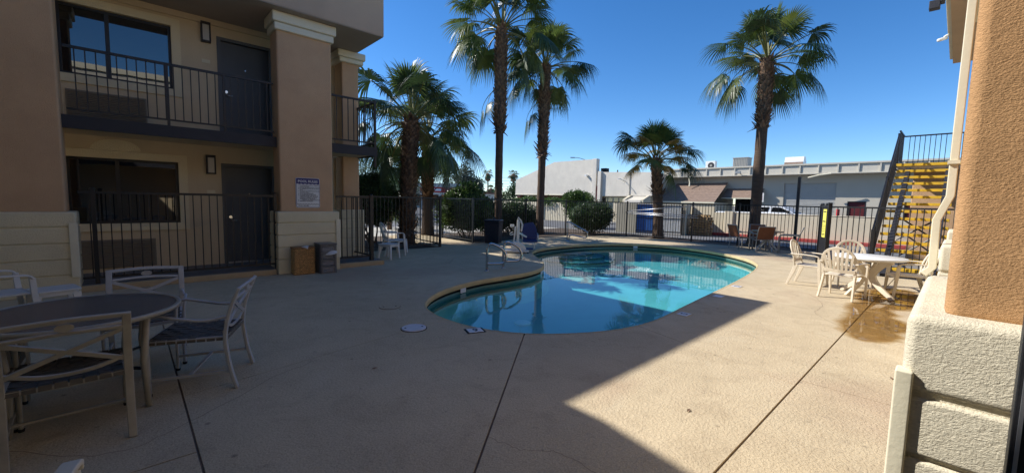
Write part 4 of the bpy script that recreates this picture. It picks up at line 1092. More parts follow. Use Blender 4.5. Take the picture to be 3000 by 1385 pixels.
# ---- metal cross-back chairs
def cross_chair(label, m, loc, rz):
    t = thing('cross_back_chair', label, 'chair', (*loc, 0), rz, 'metal cross-back patio chairs')
    prof_ = [(-0.325, 0.0), (-0.285, 0.16), (-0.262, 0.32), (-0.255, 0.44), (-0.275, 0.58), (-0.315, 0.72), (-0.365, 0.84)]
    def bp(x, z):
        for (y0, z0), (y1, z1) in zip(prof_[:-1], prof_[1:]):
            if z0 <= z <= z1: return V(x, y0 + (y1 - y0) * (z - z0) / (z1 - z0), z)
        return V(x, prof_[-1][0], z)
    for sx in (-1, 1):
        P = catmull([(sx * 0.27, y, z) for y, z in prof_], 4)
        MB().ribbon(P, 0.045, 0.026, [(0, -1, 0)] * len(P)).build('back_post', m, t, world=False, bevel=0.005)
        P = catmull([bp(sx * 0.27, 0.61), V(sx * 0.285, -0.12, 0.585), V(sx * 0.295, 0.06, 0.615), V(sx * 0.295, 0.19, 0.64), V(sx * 0.288, 0.255, 0.60), V(sx * 0.272, 0.262, 0.45), V(sx * 0.268, 0.262, 0.2), V(sx * 0.268, 0.262, 0)], 5)
        MB().tube(P, 0.0135, 8).build('arm', m, t, world=False, smooth=True)
        MB().ribbon([V(sx * 0.268, 0.262, 0.13), V(sx * 0.268, -0.30, 0.15)], 0.022, 0.014, (1, 0, 0)).build('stretcher', m, t, world=False)
        MB().ribbon([V(sx * 0.258, 0.27, 0.425), V(sx * 0.258, -0.255, 0.43)], 0.028, 0.022, (1, 0, 0)).build('seat_rail', m, t, world=False)
        MB().lathe([(0.016, 0), (0.018, 0.02)], 8, (sx * 0.268, 0.262, 0)).build('foot_cap', M['rubber'], t, world=False)
    MB().ribbon([V(-0.268, 0.0, 0.14), V(0.268, 0.0, 0.14)], 0.022, 0.014, (0, 0, 1)).build('stretcher', m, t, world=False)
    for y_ in (0.265, -0.25): MB().ribbon([V(-0.26, y_, 0.425), V(0, y_ + (0.02 if y_ > 0 else 0), 0.415), V(0.26, y_, 0.425)], 0.028, 0.022, (0, 1, 0)).build('seat_rail', m, t, world=False)
    for z_, th in ((0.828, 0.03), (0.745, 0.024)):
        P = [bp(-0.27, z_), bp(0, z_) + V(0, -0.02, 0.012), bp(0.27, z_)]
        MB().ribbon(catmull(P, 4), th, 0.02, (0, -1, -0.5)).build('back_rail', m, t, world=False, bevel=0.004)
    for sx in (-1, 1):
        P = [bp(sx * -0.26, 0.735), bp(sx * -0.08, 0.66), bp(sx * 0.08, 0.595), bp(sx * 0.26, 0.52)]
        MB().ribbon(catmull(P, 4), 0.028, 0.015, (0, -1, -0.35)).build('cross_bar', m, t, world=False)
    P = [bp(-0.27, 0.545), bp(-0.1, 0.49), bp(0.1, 0.49), bp(0.27, 0.545)]
    MB().ribbon(catmull(P, 4), 0.022, 0.014, (0, -1, -0.35)).build('back_rail', m, t, world=False)
    ov = MB(); c_ = bp(0, 0.792) + V(0, -0.015, 0)
    P0 = [c_ + V(0.042 * cos(a), 0, 0.024 * sin(a)) for a in [2 * pi * i / 18 for i in range(18)]]
    ov.v = [p + V(0, -0.008, 0) for p in P0] + [p + V(0, 0.008, 0) for p in P0]
    ov.f = [tuple(range(17, -1, -1)), tuple(range(18, 36))] + [(i, (i + 1) % 18, 18 + (i + 1) % 18, 18 + i) for i in range(18)]
    ov.build('oval_plate', m, t, world=False)
    # woven straps
    nS = 8
    for i in range(nS):
        x = -0.225 + 0.45 * i / (nS - 1)
        P = [V(x, 0.278, 0.41), V(x, 0.27, 0.441)] + [V(x, -0.22 + 0.46 * (nS - 1 - j) / (nS - 1), 0.436 + (0.005 if (i + j) % 2 else -0.004) - 0.012 * sin(pi * j / (nS - 1))) for j in range(nS)] + [V(x, -0.258, 0.441), V(x, -0.266, 0.41)]
        MB().ribbon(P, 0.056, 0.003, [(0, 1, 0.01)] + [(0, 0, 1)] * (len(P) - 2) + [(0, -1, 0.01)]).build('strap', M['strap'], t, world=False)
        y = -0.22 + 0.46 * i / (nS - 1)
        P = [V(-0.272, y, 0.41), V(-0.266, y, 0.441)] + [V(-0.225 + 0.45 * j / (nS - 1), y, 0.436 + (-0.004 if (j + nS - 1 - i) % 2 else 0.005) - 0.012 * sin(pi * j / (nS - 1))) for j in range(nS)] + [V(0.266, y, 0.441), V(0.272, y, 0.41)]
        MB().ribbon(P, 0.056, 0.003, [(-1, 0, 0.01)] + [(0, 0, 1)] * (len(P) - 2) + [(1, 0, 0.01)]).build('strap', M['strap'], t, world=False)
    return t
cross_chair('metal cross-back chair nearest the viewer, its back turned, left of the deck joint', M['frame_beige'], (-0.32, 3.88), radians(3))
cross_chair('metal cross-back chair on the right of the glass table, seen from its side', M['frame_bluegrey'], (0.415, 4.34), radians(67))
cross_chair('metal cross-back chair on the far side of the glass table facing the viewer', M['frame_bluegrey'], (0.09, 5.12), radians(176))
cross_chair('metal cross-back chair at the left picture edge beyond the near one', M['frame_beige'], (-0.86, 4.35), radians(-85))
gtb = thing('glass_table', 'round glass-topped patio table among the cross-back chairs', 'table', (-0.28, 4.36, 0))
MB().lathe([(0.55, 0.705), (0.55, 0.717)], 48).build('glass_top', M['table_glass'], gtb, world=False)
MB().lathe([(0.545, 0.69), (0.575, 0.69), (0.58, 0.715), (0.572, 0.723), (0.552, 0.722), (0.552, 0.69)], 48, cap=False).build('rim', M['frame_beige'], gtb, world=False, smooth=True)
for k in range(4):
    a = pi / 4 + k * pi / 2
    d = V(cos(a), sin(a), 0)
    MB().tube([d * 0.50 + V(0, 0, 0.70), d * 0.46 + V(0, 0, 0.35), d * 0.48 + V(0, 0, 0)], [0.022, 0.024, 0.02], 10).build('leg', M['frame_beige'], gtb, world=False, smooth=True)
for a in (pi / 4, 3 * pi / 4):
    d = V(cos(a), sin(a), 0)
    MB().ribbon([d * 0.47 + V(0, 0, 0.28), -d * 0.47 + V(0, 0, 0.28 + 0.012 * (a > 1))], 0.03, 0.012, (0, 0, 1)).build('cross_brace', M['dark_slab'], gtb, world=False)
MB().lathe([(0.10, 0.66), (0.10, 0.69), (0.05, 0.70)], 16).build('umbrella_collar', M['frame_beige'], gtb, world=False)

# ---- brown sling chairs and table
def sling_chair(label, loc, rz):
    t = thing('sling_chair', label, 'chair', (*loc, 0), rz, 'brown sling chairs under the palm')
    m = M['frame_beige']
    for sx in (-1, 1):
        MB().tube(catmull([(sx * 0.27, -0.27, 0), (sx * 0.27, -0.24, 0.25), (sx * 0.27, -0.25, 0.45), (sx * 0.265, -0.31, 0.68), (sx * 0.255, -0.39, 0.89)], 4), 0.016, 8).build('back_post', m, t, world=False, smooth=True)
        MB().tube(catmull([(sx * 0.27, -0.28, 0.63), (sx * 0.29, -0.05, 0.63), (sx * 0.29, 0.2, 0.62), (sx * 0.285, 0.27, 0.56), (sx * 0.275, 0.275, 0.3), (sx * 0.27, 0.28, 0)], 4), 0.017, 8).build('arm', m, t, world=False, smooth=True)
        MB().tube([(sx * 0.255, 0.27, 0.43), (sx * 0.255, -0.24, 0.40)], 0.014, 8).build('seat_rail', m, t, world=False, smooth=True)
    MB().tube([(-0.255, -0.39, 0.885), (0.255, -0.39, 0.885)], 0.014, 8).build('back_rail', m, t, world=False)
    MB().tube([(-0.27, -0.25, 0.42), (0.27, -0.25, 0.42)], 0.014, 8).build('back_rail', m, t, world=False)
    MB().tube([(-0.27, 0.275, 0.42), (0.27, 0.275, 0.42)], 0.014, 8).build('seat_rail', m, t, world=False)
    MB().ribbon(catmull([(0, 0.28, 0.432), (0, 0.02, 0.40), (0, -0.22, 0.405)], 4), 0.50, 0.006, (0, 0, 1)).build('seat', M['sling'], t, world=False)
    MB().ribbon(catmull([(0, -0.248, 0.45), (0, -0.285, 0.6), (0, -0.34, 0.75), (0, -0.388, 0.875)], 4), 0.50, 0.006, (0, -1, 0.2)).build('backrest', M['sling'], t, world=False)
    return t
sling_chair('brown sling chair with its back to the viewer beside the far table', (16.35, 4.62), radians(-52))
sling_chair('brown sling chair on the left of the far table, facing right', (16.7, 5.42), radians(-125))
sling_chair('brown sling chair behind the far table, in front of the tall palm trunk', (17.25, 4.95), radians(120))
sling_chair('brown sling chair on the right of the far table, turned away', (16.55, 3.85), radians(10))
tb2 = thing('patio_table', 'round brown patio table between the brown sling chairs', 'table', (16.85, 4.6, 0))
MB().lathe([(0.50, 0.675), (0.51, 0.70), (0.49, 0.715)], 32).build('tabletop', M['curb_tan'], tb2, world=False)
for k in range(4):
    a = pi / 4 + k * pi / 2; d = V(cos(a), sin(a), 0)
    MB().ribbon([d * 0.34 + V(0, 0, 0.68), d * 0.08 + V(0, 0, 0.36), d * 0.40], [0.06, 0.07, 0.05], 0.035, d.cross(V(0, 0, 1))).build('leg', M['white_resin'], tb2, world=False)

# ================================================================= pool rails, lift, bin
def p_rail(label, foot, d):
    t = thing('pool_handrail', label, 'handrail', (foot[0], foot[1], 0))
    d = Vector((*d, 0)).normalized()
    d = d * 0.6
    P = [V(0, 0, 0), V(0, 0, 0.42), d * 0.02 + V(0, 0, 0.52), d * 0.09 + V(0, 0, 0.60), d * 0.19 + V(0, 0, 0.615), d * 0.45 + V(0, 0, 0.55), d * 0.62 + V(0, 0, 0.47), d * 0.71 + V(0, 0, 0.37), d * 0.71 + V(0, 0, 0.27), d * 0.64 + V(0, 0, 0.20), d * 0.52 + V(0, 0, 0.175), d * 0.3 + V(0, 0, 0.17), V(0, 0, 0.165)]
    MB().tube([P[0], P[1]] + catmull(P[1:], 4)[1:], 0.029, 12).build('tube', M['steel'], t, world=False, smooth=True)
    MB().lathe([(0.055, 0), (0.05, 0.012), (0.025, 0.022)], 16).build('foot_plate', M['steel'], t, world=False, smooth=True)
p_rail('polished steel loop handrail at the pool edge, the left one of the pair', (5.87, 7.10), (0.77, -0.62))
p_rail('polished steel loop handrail at the pool edge, the right one of the pair', (6.45, 7.20), (0.80, -0.60))
t = thing('grab_rail', 'bent steel grab rail above the far pool steps', 'handrail', (13.1, 10.75, 0))
P = [V(0, 0, 0), V(0, 0, 0.74), V(0.02, -0.04, 0.78), V(0.32, -0.70, 0.43), V(0.34, -0.75, 0.36), V(0.33, -0.74, 0.22), V(0.28, -0.64, 0.17), V(0.05, -0.28, 0.25), V(-0.03, -0.16, 0.22), V(-0.05, -0.13, 0.12), V(-0.05, -0.13, 0)]
MB().tube([P[0], P[1]] + catmull(P[1:10], 4) + [P[10]], 0.024, 10).build('tube', M['steel'], t, world=False, smooth=True)
for q in (P[0], P[10]): MB().lathe([(0.06, 0), (0.05, 0.015)], 14, q).build('foot_plate', M['steel'], t, world=False)

bn = thing('rubbish_bin', 'dark navy square rubbish bin before the fence', 'bin', (9.98, 11.72, 0), radians(35))
MB().add([(-.26, -.26, 0), (.26, -.26, 0), (.26, .26, 0), (-.26, .26, 0), (-.29, -.29, .78), (.29, -.29, .78), (.29, .29, .78), (-.29, .29, .78)], [(0, 3, 2, 1), (4, 5, 6, 7), (0, 1, 5, 4), (1, 2, 6, 5), (2, 3, 7, 6), (3, 0, 4, 7)]).build('body', M['navy_plastic'], bn, world=False, bevel=0.025)
MB().prism(rrect(-0.31, 0.31, -0.31, 0.31, 0.05), 0.78, 0.865).build('lid', M['navy_plastic'], bn, world=False, bevel=0.02)
for q, (nx, ny) in enumerate(((0, -1), (-1, 0))):
    n_ = V(nx, ny, 0); s_ = V(-ny, nx, 0)
    for z0, z1 in ((0.36, 0.62), (0.64, 0.74)):
        c_ = n_ * (0.277 + 0.03 * ((z0 + z1) / 2 - 0.4)) + V(0, 0, (z0 + z1) / 2)
        MB().obox(c_, s_, n_, V(0, 0, 1), 0.17, 0.008, (z1 - z0) / 2).build('panel', M['navy_plastic'], bn, world=False, bevel=0.004)
    for i in range(3):
        c_ = n_ * 0.268 + s_ * (-0.12 + 0.12 * i) + V(0, 0, 0.19)
        MB().obox(c_, s_, n_, V(0, 0, 1), 0.025, 0.01, 0.15).build('rib', M['navy_plastic'], bn, world=False, bevel=0.004)
MB().lathe([(0.035, 0.865), (0.05, 0.90), (0.03, 0.925)], 14).build('knob', M['navy_plastic'], bn, world=False, smooth=True)

LF = thing('pool_lift', 'white pool lift with a blue seat standing at the pool edge', 'pool lift', (8.75, 9.15, 0), radians(-42))
m = M['white_paint']
MB().box(-0.36, 0.36, -0.18, 0.18, 0.03, 0.09).build('base', m, LF, world=False, bevel=0.01)
MB().prism_axis([(-0.18, 0.09), (0.30, 0.09), (0.24, 0.22), (0.06, 0.34), (-0.12, 0.34), (-0.18, 0.24)], -0.12, 0.12, 1).build('base_cover', m, LF, world=False, bevel=0.015)
MB().ribbon([(0.02, 0, 0.10), (0.03, 0, 0.98)], 0.085, 0.085, (1, 0, 0)).build('mast', m, LF, world=False, bevel=0.008)
MB().ribbon([(-0.11, 0.02, 0.15), (-0.055, 0.02, 0.80)], 0.05, 0.05, (1, 0, 0)).build('actuator', m, LF, world=False, bevel=0.008)
MB().ribbon([(0.02, 0, 0.95), (0.03, 0, 1.08), (0.10, 0, 0.98), (0.155, 0, 0.86), (0.13, 0, 0.66)], [0.07, 0.06, 0.06, 0.05, 0.04], 0.05, (0, 1, 0)).build('arm', m, LF, world=False, bevel=0.008)
for q in ((0.03, -0.046, 1.04), (0.075, -0.046, 0.98)):
    MB().lathe([(0.014, 0), (0.014, 0.01)], 8).build('bolt', M['gap'], LF, world=False).matrix_local = Matrix.Translation(q) @ Matrix.Rotation(pi / 2, 4, 'X')
MB().box(-0.22, -0.10, 0.0, 0.06, 0.78, 0.86).build('control_box', m, LF, world=False, bevel=0.01)
MB().tube([(-0.14, 0.02, 0.63), (-0.2, 0.0, 0.60), (-0.23, 0, 0.56), (-0.2, 0, 0.54), (-0.12, 0.02, 0.56)], 0.014, 8).build('handle', m, LF, world=False, smooth=True)
st = V(0.42, 0.55, 0)
MB().ribbon(catmull([st + V(-0.05, 0.20, 0.88), st + V(0, 0.16, 0.6), st + V(0, 0.12, 0.36)], 4), [0.30, 0.36, 0.42, 0.45, 0.47, 0.48, 0.48, 0.48, 0.48], 0.03, (0, 1, 0.1)).build('seat_back', M['blue_plastic'], LF, world=False, bevel=0.01)
MB().box(0.18, 0.66, 0.20, 0.70, 0.30, 0.36).build('seat', M['blue_plastic'], LF, world=False, bevel=0.03)
for sx in (0.17, 0.66): MB().tube([st + V(sx - 0.42, 0.12, 0.55), (sx, 0.3, 0.55), (sx, 0.22, 0.34)], 0.018, 8).build('armrest', M['aluminium'], LF, world=False, smooth=True)
MB().tube([(0.16, 0.08, 0.30), (0.5, 0.06, 0.30), (0.54, 0.06, 0.26), (0.54, 0.06, 0.12)], 0.014, 8).build('footrest_bracket', M['aluminium'], LF, world=False)
MB().box(0.12, 0.50, -0.02, 0.16, 0.10, 0.14).build('footrest', M['blue_plastic'], LF, world=False, bevel=0.01)
MB().tube([(0.03, 0.02, 0.62), (0.3, 0.4, 0.45)], 0.03, 8).build('seat_arm', m, LF, world=False)
for sx in (-0.32, 0.32):
    for sy in (-0.15, 0.15): MB().lathe([(0.025, 0), (0.025, 0.035)], 10, (sx, sy, 0)).build('foot', M['rubber'], LF, world=False)

# skimmer poles hung along the fence
def pole(label, a, b, net=False):
    t = thing('skimmer_pole', label, 'pole', a, 0, 'pool poles on the fence')
    d = Vector(b) - Vector(a)
    MB().tube([V(0, 0, 0), d], 0.016, 8).build('shaft', M['aluminium'], t, world=False, smooth=True)
    MB().tube([V(0, 0, 0), d * -0.03], 0.02, 8).build('grip', M['rubber'], t, world=False)
    if net:
        e = d; u = d.normalized()
        MB().tube(catmull([e, e + u * 0.18 + V(0, 0, .01), e + u * 0.42 + V(0, 0, -.10), e + u * 0.60 + V(0, 0, -.32)], 4), 0.008, 6).build('net_rim', M['aluminium'], t, world=False)
pole('thin silver pool pole with a bent hook end, slanting along the far fence', (17.55, 10.7, 1.22), (17.58, 7.9, 1.50), True)
pole('upper of the two level silver pool poles hung on the far fence', (17.56, 10.75, 1.16), (17.6, 7.45, 1.12))
pole('lower of the two level silver pool poles hung on the far fence', (17.54, 10.72, 1.10), (17.58, 7.4, 1.03))
# ================================================================= palms
PITCH = (84, 70, 55, 40, 25, 12, 0, -12, -28)
BEND = {84: 8, 70: 15, 55: 26, 40: 42, 25: 60, 12: 76, 0: 80, -12: 72, -28: 55}
def frond_mesh(name, pitch, seed, Lp=1.05, R=1.0, mleaf='frond', limp=1.0, nl=38):
    rnd = random.Random(seed)
    me_v = []; me_f = []; mi = []
    # petiole curve in the xz plane
    p = V(0, 0, 0); ang = radians(pitch); pts = [p.copy()]
    bend = radians(BEND[pitch]) * (0.85 + 0.3 * rnd.random()) if pitch in BEND else radians(40)
    seg = 8
    for i in range(seg):
        ang -= bend / seg
        p = p + V(cos(ang), 0, sin(ang)) * (Lp / seg); pts.append(p.copy())
    tb = MB()
    nr = []
    tb.ribbon(pts, [0.055 - 0.03 * i / seg for i in range(seg + 1)], [0.03 - 0.014 * i / seg for i in range(seg + 1)], [(-sin(ang), 0, cos(ang))] * (seg + 1))
    me_v += tb.v; me_f += tb.f; mi += [1] * len(tb.f)
    H = p; d = V(cos(ang), 0, sin(ang)); y = V(0, 1, 0); nrm = V(-sin(ang), 0, cos(ang))
    amax = radians(118)
    da = 2 * amax / nl
    for k in range(nl):
        a = -amax + da * (k + 0.5)
        Lk = R * (1.0 - 0.30 * (abs(a) / amax) ** 2) * rnd.uniform(0.9, 1.07)
        dr_ = (0.30 + 0.28 * rnd.random()) * limp * (1.0 + 0.5 * abs(sin(a)))
        di = d * cos(a) + y * sin(a); tg = y * cos(a) - d * sin(a)
        base = len(me_v); rs = [0.03, 0.26, 0.5, 0.68, 0.85, 1.0]
        prev = None
        tw = rnd.uniform(-0.25, 0.25)
        for j, r in enumerate(rs):
            rr = r * Lk
            wd = min(rr * math.tan(da / 2), 0.55 * Lk * math.tan(da / 2)) * 1.06
            if r > 0.55: wd *= max(0.06, (1 - (r - 0.55) / 0.47)) * 0.95
            q = H + di * rr - nrm * (0.20 * abs(sin(a)) ** 1.3 * rr)
            q = q - V(0, 0, 1) * (dr_ * Lk * max(0.0, (r - 0.32) / 0.68) ** 1.8) - d * 0.0
            # droop shortens outward reach
            sh = 0.16 * limp * max(0.0, (r - 0.45) / 0.55) ** 2 * Lk
            q = q - di * sh
            ridge = 0.5 * wd
            tt = (tg + nrm * tw * max(0, r - .5)).normalized()
            me_v += [tuple(q - tt * wd), tuple(q + nrm * ridge * 0.55), tuple(q + tt * wd)]
        for j in range(len(rs) - 1):
            o = base + 3 * j
            me_f += [(o, o + 1, o + 4, o + 3), (o + 1, o + 2, o + 5, o + 4)]; mi += [0, 0]
    me = bpy.data.meshes.new(name); me.from_pydata([tuple(v) for v in me_v], [], me_f); me.update()
    me.materials.append(M[mleaf]); me.materials.append(M['petiole'])
    me.polygons.foreach_set('material_index', mi)
    return me
FR = {}
for pi_ in PITCH:
    FR[pi_] = [frond_mesh('frond', pi_, 100 + pi_ * 3 + s, Lp=(0.85 if pi_ > 60 else 1.15 + 0.18 * s), R=(0.98 if pi_ > 10 else 0.88), mleaf=('frond' if (s < 2 and pi_ > 5) else 'frond_dark'), limp=(0.3 if pi_ > 60 else (0.55 if pi_ > 30 else 0.8)) + 0.1 * s) for s in range(3)]
FRY = {p_: frond_mesh('frond', p_, 900 + p_, Lp=1.1, R=0.9, mleaf='frond_yellow', limp=0.7) for p_ in (55, 40, 25, 12)}

def palm(label, base, hub, r0, r1, boots_from, counts, scale=1.0, yellow=0, seed=1, group='tall fan palms round the pool', nb=240, bootlen=0.17, extra_low=0):
    rnd = random.Random(seed)
    b = V(base[0], base[1], -0.03); h = V(*hub)
    t = thing('palm_tree', label, 'palm tree', b, 0, group)
    H = h - b
    def axis(u):
        return V(H.x * u ** 1.4, H.y * u ** 1.4, H.z * u)
    def rad(u):
        z = H.z * u
        flare = 0.35 * r0 * math.exp(-z / 0.35)
        rr = r0 + flare + (r1 - r0) * min(1, max(0, (z - boots_from) / 0.6)) if boots_from < H.z else r0 + flare
        if u > 0.93: rr *= 1 - (u - 0.93) * 3.5
        return rr
    m_ = MB(); ns = 40
    P = [axis(i / ns) for i in range(ns + 1)]
    m_.tube(P, [rad(i / ns) * rnd.uniform(0.96, 1.04) for i in range(ns + 1)], 18)
    m_.build('trunk', M['bark'], t, world=False, smooth=True)
    if boots_from < H.z:
        bm_ = MB()
        for k in range(nb):
            u0 = boots_from / H.z
            u = u0 + (1.0 - u0) * (k + rnd.random()) / nb * 0.985
            a = k * 2.39996 + rnd.uniform(-.25, .25)
            dr_ = V(cos(a), sin(a), 0); sd_ = V(-sin(a), cos(a), 0); c_ = axis(u) + dr_ * (rad(u) * 0.90)
            L_ = bootlen * rnd.uniform(0.6, 1.5) * (1.5 if (u - u0) < 0.08 else 1.0); wd = 0.085 * rnd.uniform(0.6, 1.3)
            out = rnd.uniform(0.3, 0.85) if (u - u0) > 0.08 else rnd.uniform(0.5, 1.1)
            up = 1.0 if (u - u0) > 0.05 else rnd.choice((1.0, 0.4, -0.6))
            tip = c_ + dr_ * L_ * out + V(0, 0, L_ * up * 0.8)
            nn = dr_ * 0.018
            bm_.add([c_ - sd_ * wd, c_ + sd_ * wd, c_ + (tip - c_) * 0.6 + sd_ * wd * 0.55 + nn, c_ + (tip - c_) * 0.6 - sd_ * wd * 0.55 + nn, tip + sd_ * wd * 0.25, tip - sd_ * wd * 0.25, c_ - V(0, 0, 0.05) + nn],
                    [(0, 1, 2, 3), (3, 2, 4, 5), (1, 0, 6), (0, 3, 6), (1, 6, 2)])
        tag(bm_.build('leaf_bases', M['boot'], t, world=False), kind='stuff')
    crown = H
    k = 0
    for pi_, cnt in zip(PITCH, counts):
        for i in range(cnt):
            az = k * 2.39996 + rnd.uniform(-.3, .3); k += 1
            if pi_ <= 25:                                  # hanging fronds fan out sideways and backwards, as on these trees
                fc = atan2(-base[1], -base[0]); df = (az - fc + pi) % (2 * pi) - pi
                if abs(df) < 0.95: az = fc + (1 if df >= 0 else -1) * rnd.uniform(0.95, 1.7)
            me = rnd.choice(FR[pi_])
            if yellow and pi_ in FRY and rnd.random() < yellow: me = FRY[pi_]
            s_ = scale * rnd.uniform(0.86, 1.1)
            off = V(cos(az), sin(az), 0) * 0.08 + V(0, 0, -0.35 + 0.35 * (pi_ + 28) / 112 - rnd.uniform(0, .1))
            if pi_ > 60: off.z = 0.05 + rnd.uniform(0, .15)
            inst('frond', me, t, crown + off, (rnd.uniform(-.28, .28), rnd.uniform(-.2, .2), az), (s_, s_, s_))
    return t
#            84 68 50 32 14 -6 -26 -46 -64
palm('fan palm behind the balcony corner, the nearest palm on the left', (7.30, 13.35), (7.45, 13.30, 4.45), 0.235, 0.26, 0.3, (4, 6, 7, 7, 6, 5, 3, 2, 1), 1.12, 0.0, 11, nb=420)
palm('fan palm just right of the nearest left palm, its crown half hidden', (9.70, 15.9), (9.75, 15.95, 4.35), 0.235, 0.245, 1.6, (4, 5, 6, 6, 6, 5, 4, 3, 1), 1.12, 0.0, 12, nb=260)
palm('tallest fan palm, its crown cut by the picture top, with shaggy mid trunk', (11.95, 13.75), (11.95, 13.75, 8.95), 0.165, 0.255, 4.5, (4, 6, 7, 7, 6, 4, 2, 1, 0), 1.22, 0.0, 13, nb=330)
palm('tall fan palm right of the tallest one, rising before the white building', (14.75, 13.85), (14.85, 13.85, 8.05), 0.18, 0.245, 3.7, (5, 7, 8, 7, 6, 4, 2, 1, 0), 1.06, 0.0, 14, nb=330)
palm('short fan palm with yellowing fronds behind the fence and skimmer poles', (18.15, 9.45), (18.08, 9.72, 3.7), 0.22, 0.215, 2.0, (6, 8, 9, 8, 5, 1, 0, 0, 0), 0.92, 0.45, 15, nb=150)
palm('tall fan palm on the right standing behind the brown sling chairs', (18.9, 5.65), (19.2, 5.70, 7.55), 0.205, 0.245, 4.75, (5, 6, 7, 7, 5, 4, 2, 0, 0), 1.18, 0.0, 16, nb=260)

for o_ in [o for o in C.objects if o.name.startswith('palm_tree') and 'tallest' in o.get('label', '')]:
    inst('frond', FR[-28][1], o_, (-0.12, 0.12, 6.35), (0, 0, radians(140)), (0.95, 0.95, 0.95))
    inst('frond', FR[-28][2], o_, (0.1, 0.1, 6.6), (0.1, 0, radians(165)), (0.8, 0.8, 0.8))
# ================================================================= shrubs and trees
def leaf_cloud(rnd, n, blobs, size, shell=0.55, elong=2.1):
    """leaves spread through a set of ellipsoids (cx,cy,cz,rx,ry,rz)"""
    b = MB()
    vol = [q[3] * q[4] * q[5] for q in blobs]; tot = sum(vol)
    for q, v_ in zip(blobs, vol):
        for _ in range(int(n * v_ / tot)):
            while True:
                d = V(rnd.gauss(0, 1), rnd.gauss(0, 1), rnd.gauss(0, 1))
                if d.length > 0.01: break
            d.normalize()
            r = (shell + (1.05 - shell) * rnd.random() ** 0.7) * rnd.uniform(0.93, 1.05)
            if rnd.random() < 0.07: r *= rnd.uniform(1.06, 1.28)
            c_ = V(q[0] + d.x * q[3] * r, q[1] + d.y * q[4] * r, q[2] + d.z * q[5] * r)
            ax = (d + V(rnd.gauss(0, .7), rnd.gauss(0, .7), rnd.gauss(0, .5) + 0.25)).normalized()
            s_ = ax.cross(V(rnd.gauss(0, 1), rnd.gauss(0, 1), rnd.gauss(0, 1))).normalized()
            L_ = size * rnd.uniform(0.6, 1.35); W_ = L_ / elong
            n_ = ax.cross(s_) * (0.18 * L_)
            b.add([c_ - ax * L_ * .5, c_ + s_ * W_ * .5 + n_, c_ + ax * L_ * .5, c_ - s_ * W_ * .5 + n_], [(0, 1, 2), (0, 2, 3)])
    return b

def shrub(label, base, blobs, n, size, m='leaf', seed=3, stems=5, core=0.78, name='shrub', cat='shrub', group='shrubs along the fence', elong=2.1, cm='core_shade'):
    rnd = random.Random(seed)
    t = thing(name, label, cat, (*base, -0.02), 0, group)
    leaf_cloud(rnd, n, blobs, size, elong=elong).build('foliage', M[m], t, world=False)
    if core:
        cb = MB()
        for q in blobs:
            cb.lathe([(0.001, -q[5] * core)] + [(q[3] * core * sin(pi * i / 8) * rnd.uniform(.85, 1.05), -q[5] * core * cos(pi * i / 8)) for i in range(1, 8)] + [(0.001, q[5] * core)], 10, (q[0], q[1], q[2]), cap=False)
        cb.build('light_block_core', M[cm], t, world=False)  # solid core added to block light and darken the shrub's inside
    zt = min(q[2] for q in blobs)
    for k in range(stems):
        a = 2 * pi * k / stems + rnd.random(); q = rnd.choice(blobs)
        P = catmull([(0.10 * cos(a), 0.10 * sin(a), 0), (0.18 * cos(a) + q[0] * .4, 0.18 * sin(a) + q[1] * .4, zt * 0.6), (q[0] * 0.9 + .1 * cos(a), q[1] * .9 + .1 * sin(a), max(zt, q[2]))], 4)
        MB().tube(P, [0.035 - 0.02 * i / (len(P) - 1) for i in range(len(P))], 6).build('stem', M['twig'], t, world=False)
    return t
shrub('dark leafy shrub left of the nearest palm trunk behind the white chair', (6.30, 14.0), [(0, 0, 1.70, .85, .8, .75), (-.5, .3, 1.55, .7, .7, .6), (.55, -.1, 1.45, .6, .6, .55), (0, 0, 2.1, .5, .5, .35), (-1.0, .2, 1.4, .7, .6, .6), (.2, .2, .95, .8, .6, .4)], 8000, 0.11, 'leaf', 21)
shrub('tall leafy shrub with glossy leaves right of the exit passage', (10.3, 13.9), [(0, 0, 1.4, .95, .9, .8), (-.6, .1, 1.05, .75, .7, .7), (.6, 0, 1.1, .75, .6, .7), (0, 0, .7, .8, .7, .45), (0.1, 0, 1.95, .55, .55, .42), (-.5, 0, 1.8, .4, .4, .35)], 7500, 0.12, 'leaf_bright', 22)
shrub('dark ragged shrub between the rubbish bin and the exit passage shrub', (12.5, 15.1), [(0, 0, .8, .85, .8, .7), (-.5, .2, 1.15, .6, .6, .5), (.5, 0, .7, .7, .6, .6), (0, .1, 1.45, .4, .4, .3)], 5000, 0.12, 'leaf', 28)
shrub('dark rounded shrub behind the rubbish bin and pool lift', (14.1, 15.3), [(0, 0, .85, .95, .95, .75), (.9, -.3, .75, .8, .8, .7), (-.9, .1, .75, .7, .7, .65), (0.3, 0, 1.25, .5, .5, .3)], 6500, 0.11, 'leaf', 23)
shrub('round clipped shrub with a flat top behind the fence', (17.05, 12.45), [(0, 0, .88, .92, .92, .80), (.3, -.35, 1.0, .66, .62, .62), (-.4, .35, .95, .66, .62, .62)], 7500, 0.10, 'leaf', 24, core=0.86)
shrub('tall bright green shrub narrowing to its base, left of the round one', (20.9, 16.4), [(0, 0, 1.65, 1.05, 1.05, .65), (0, 0, 1.05, .75, .75, .6), (.5, .3, 1.9, .6, .6, .45), (-.5, 0, 1.85, .6, .6, .45), (0, 0, .6, .45, .45, .4)], 7000, 0.14, 'leaf_bright', 25, elong=2.6)
shrub('low bright green shrub in front of the far arches', (27.4, 27.2), [(0, 0, 1.5, .9, 1.2, .5), (.2, 1.6, 1.4, .8, 1.0, .45)], 1600, 0.18, 'leaf_bright', 26, group='far green shrubs')
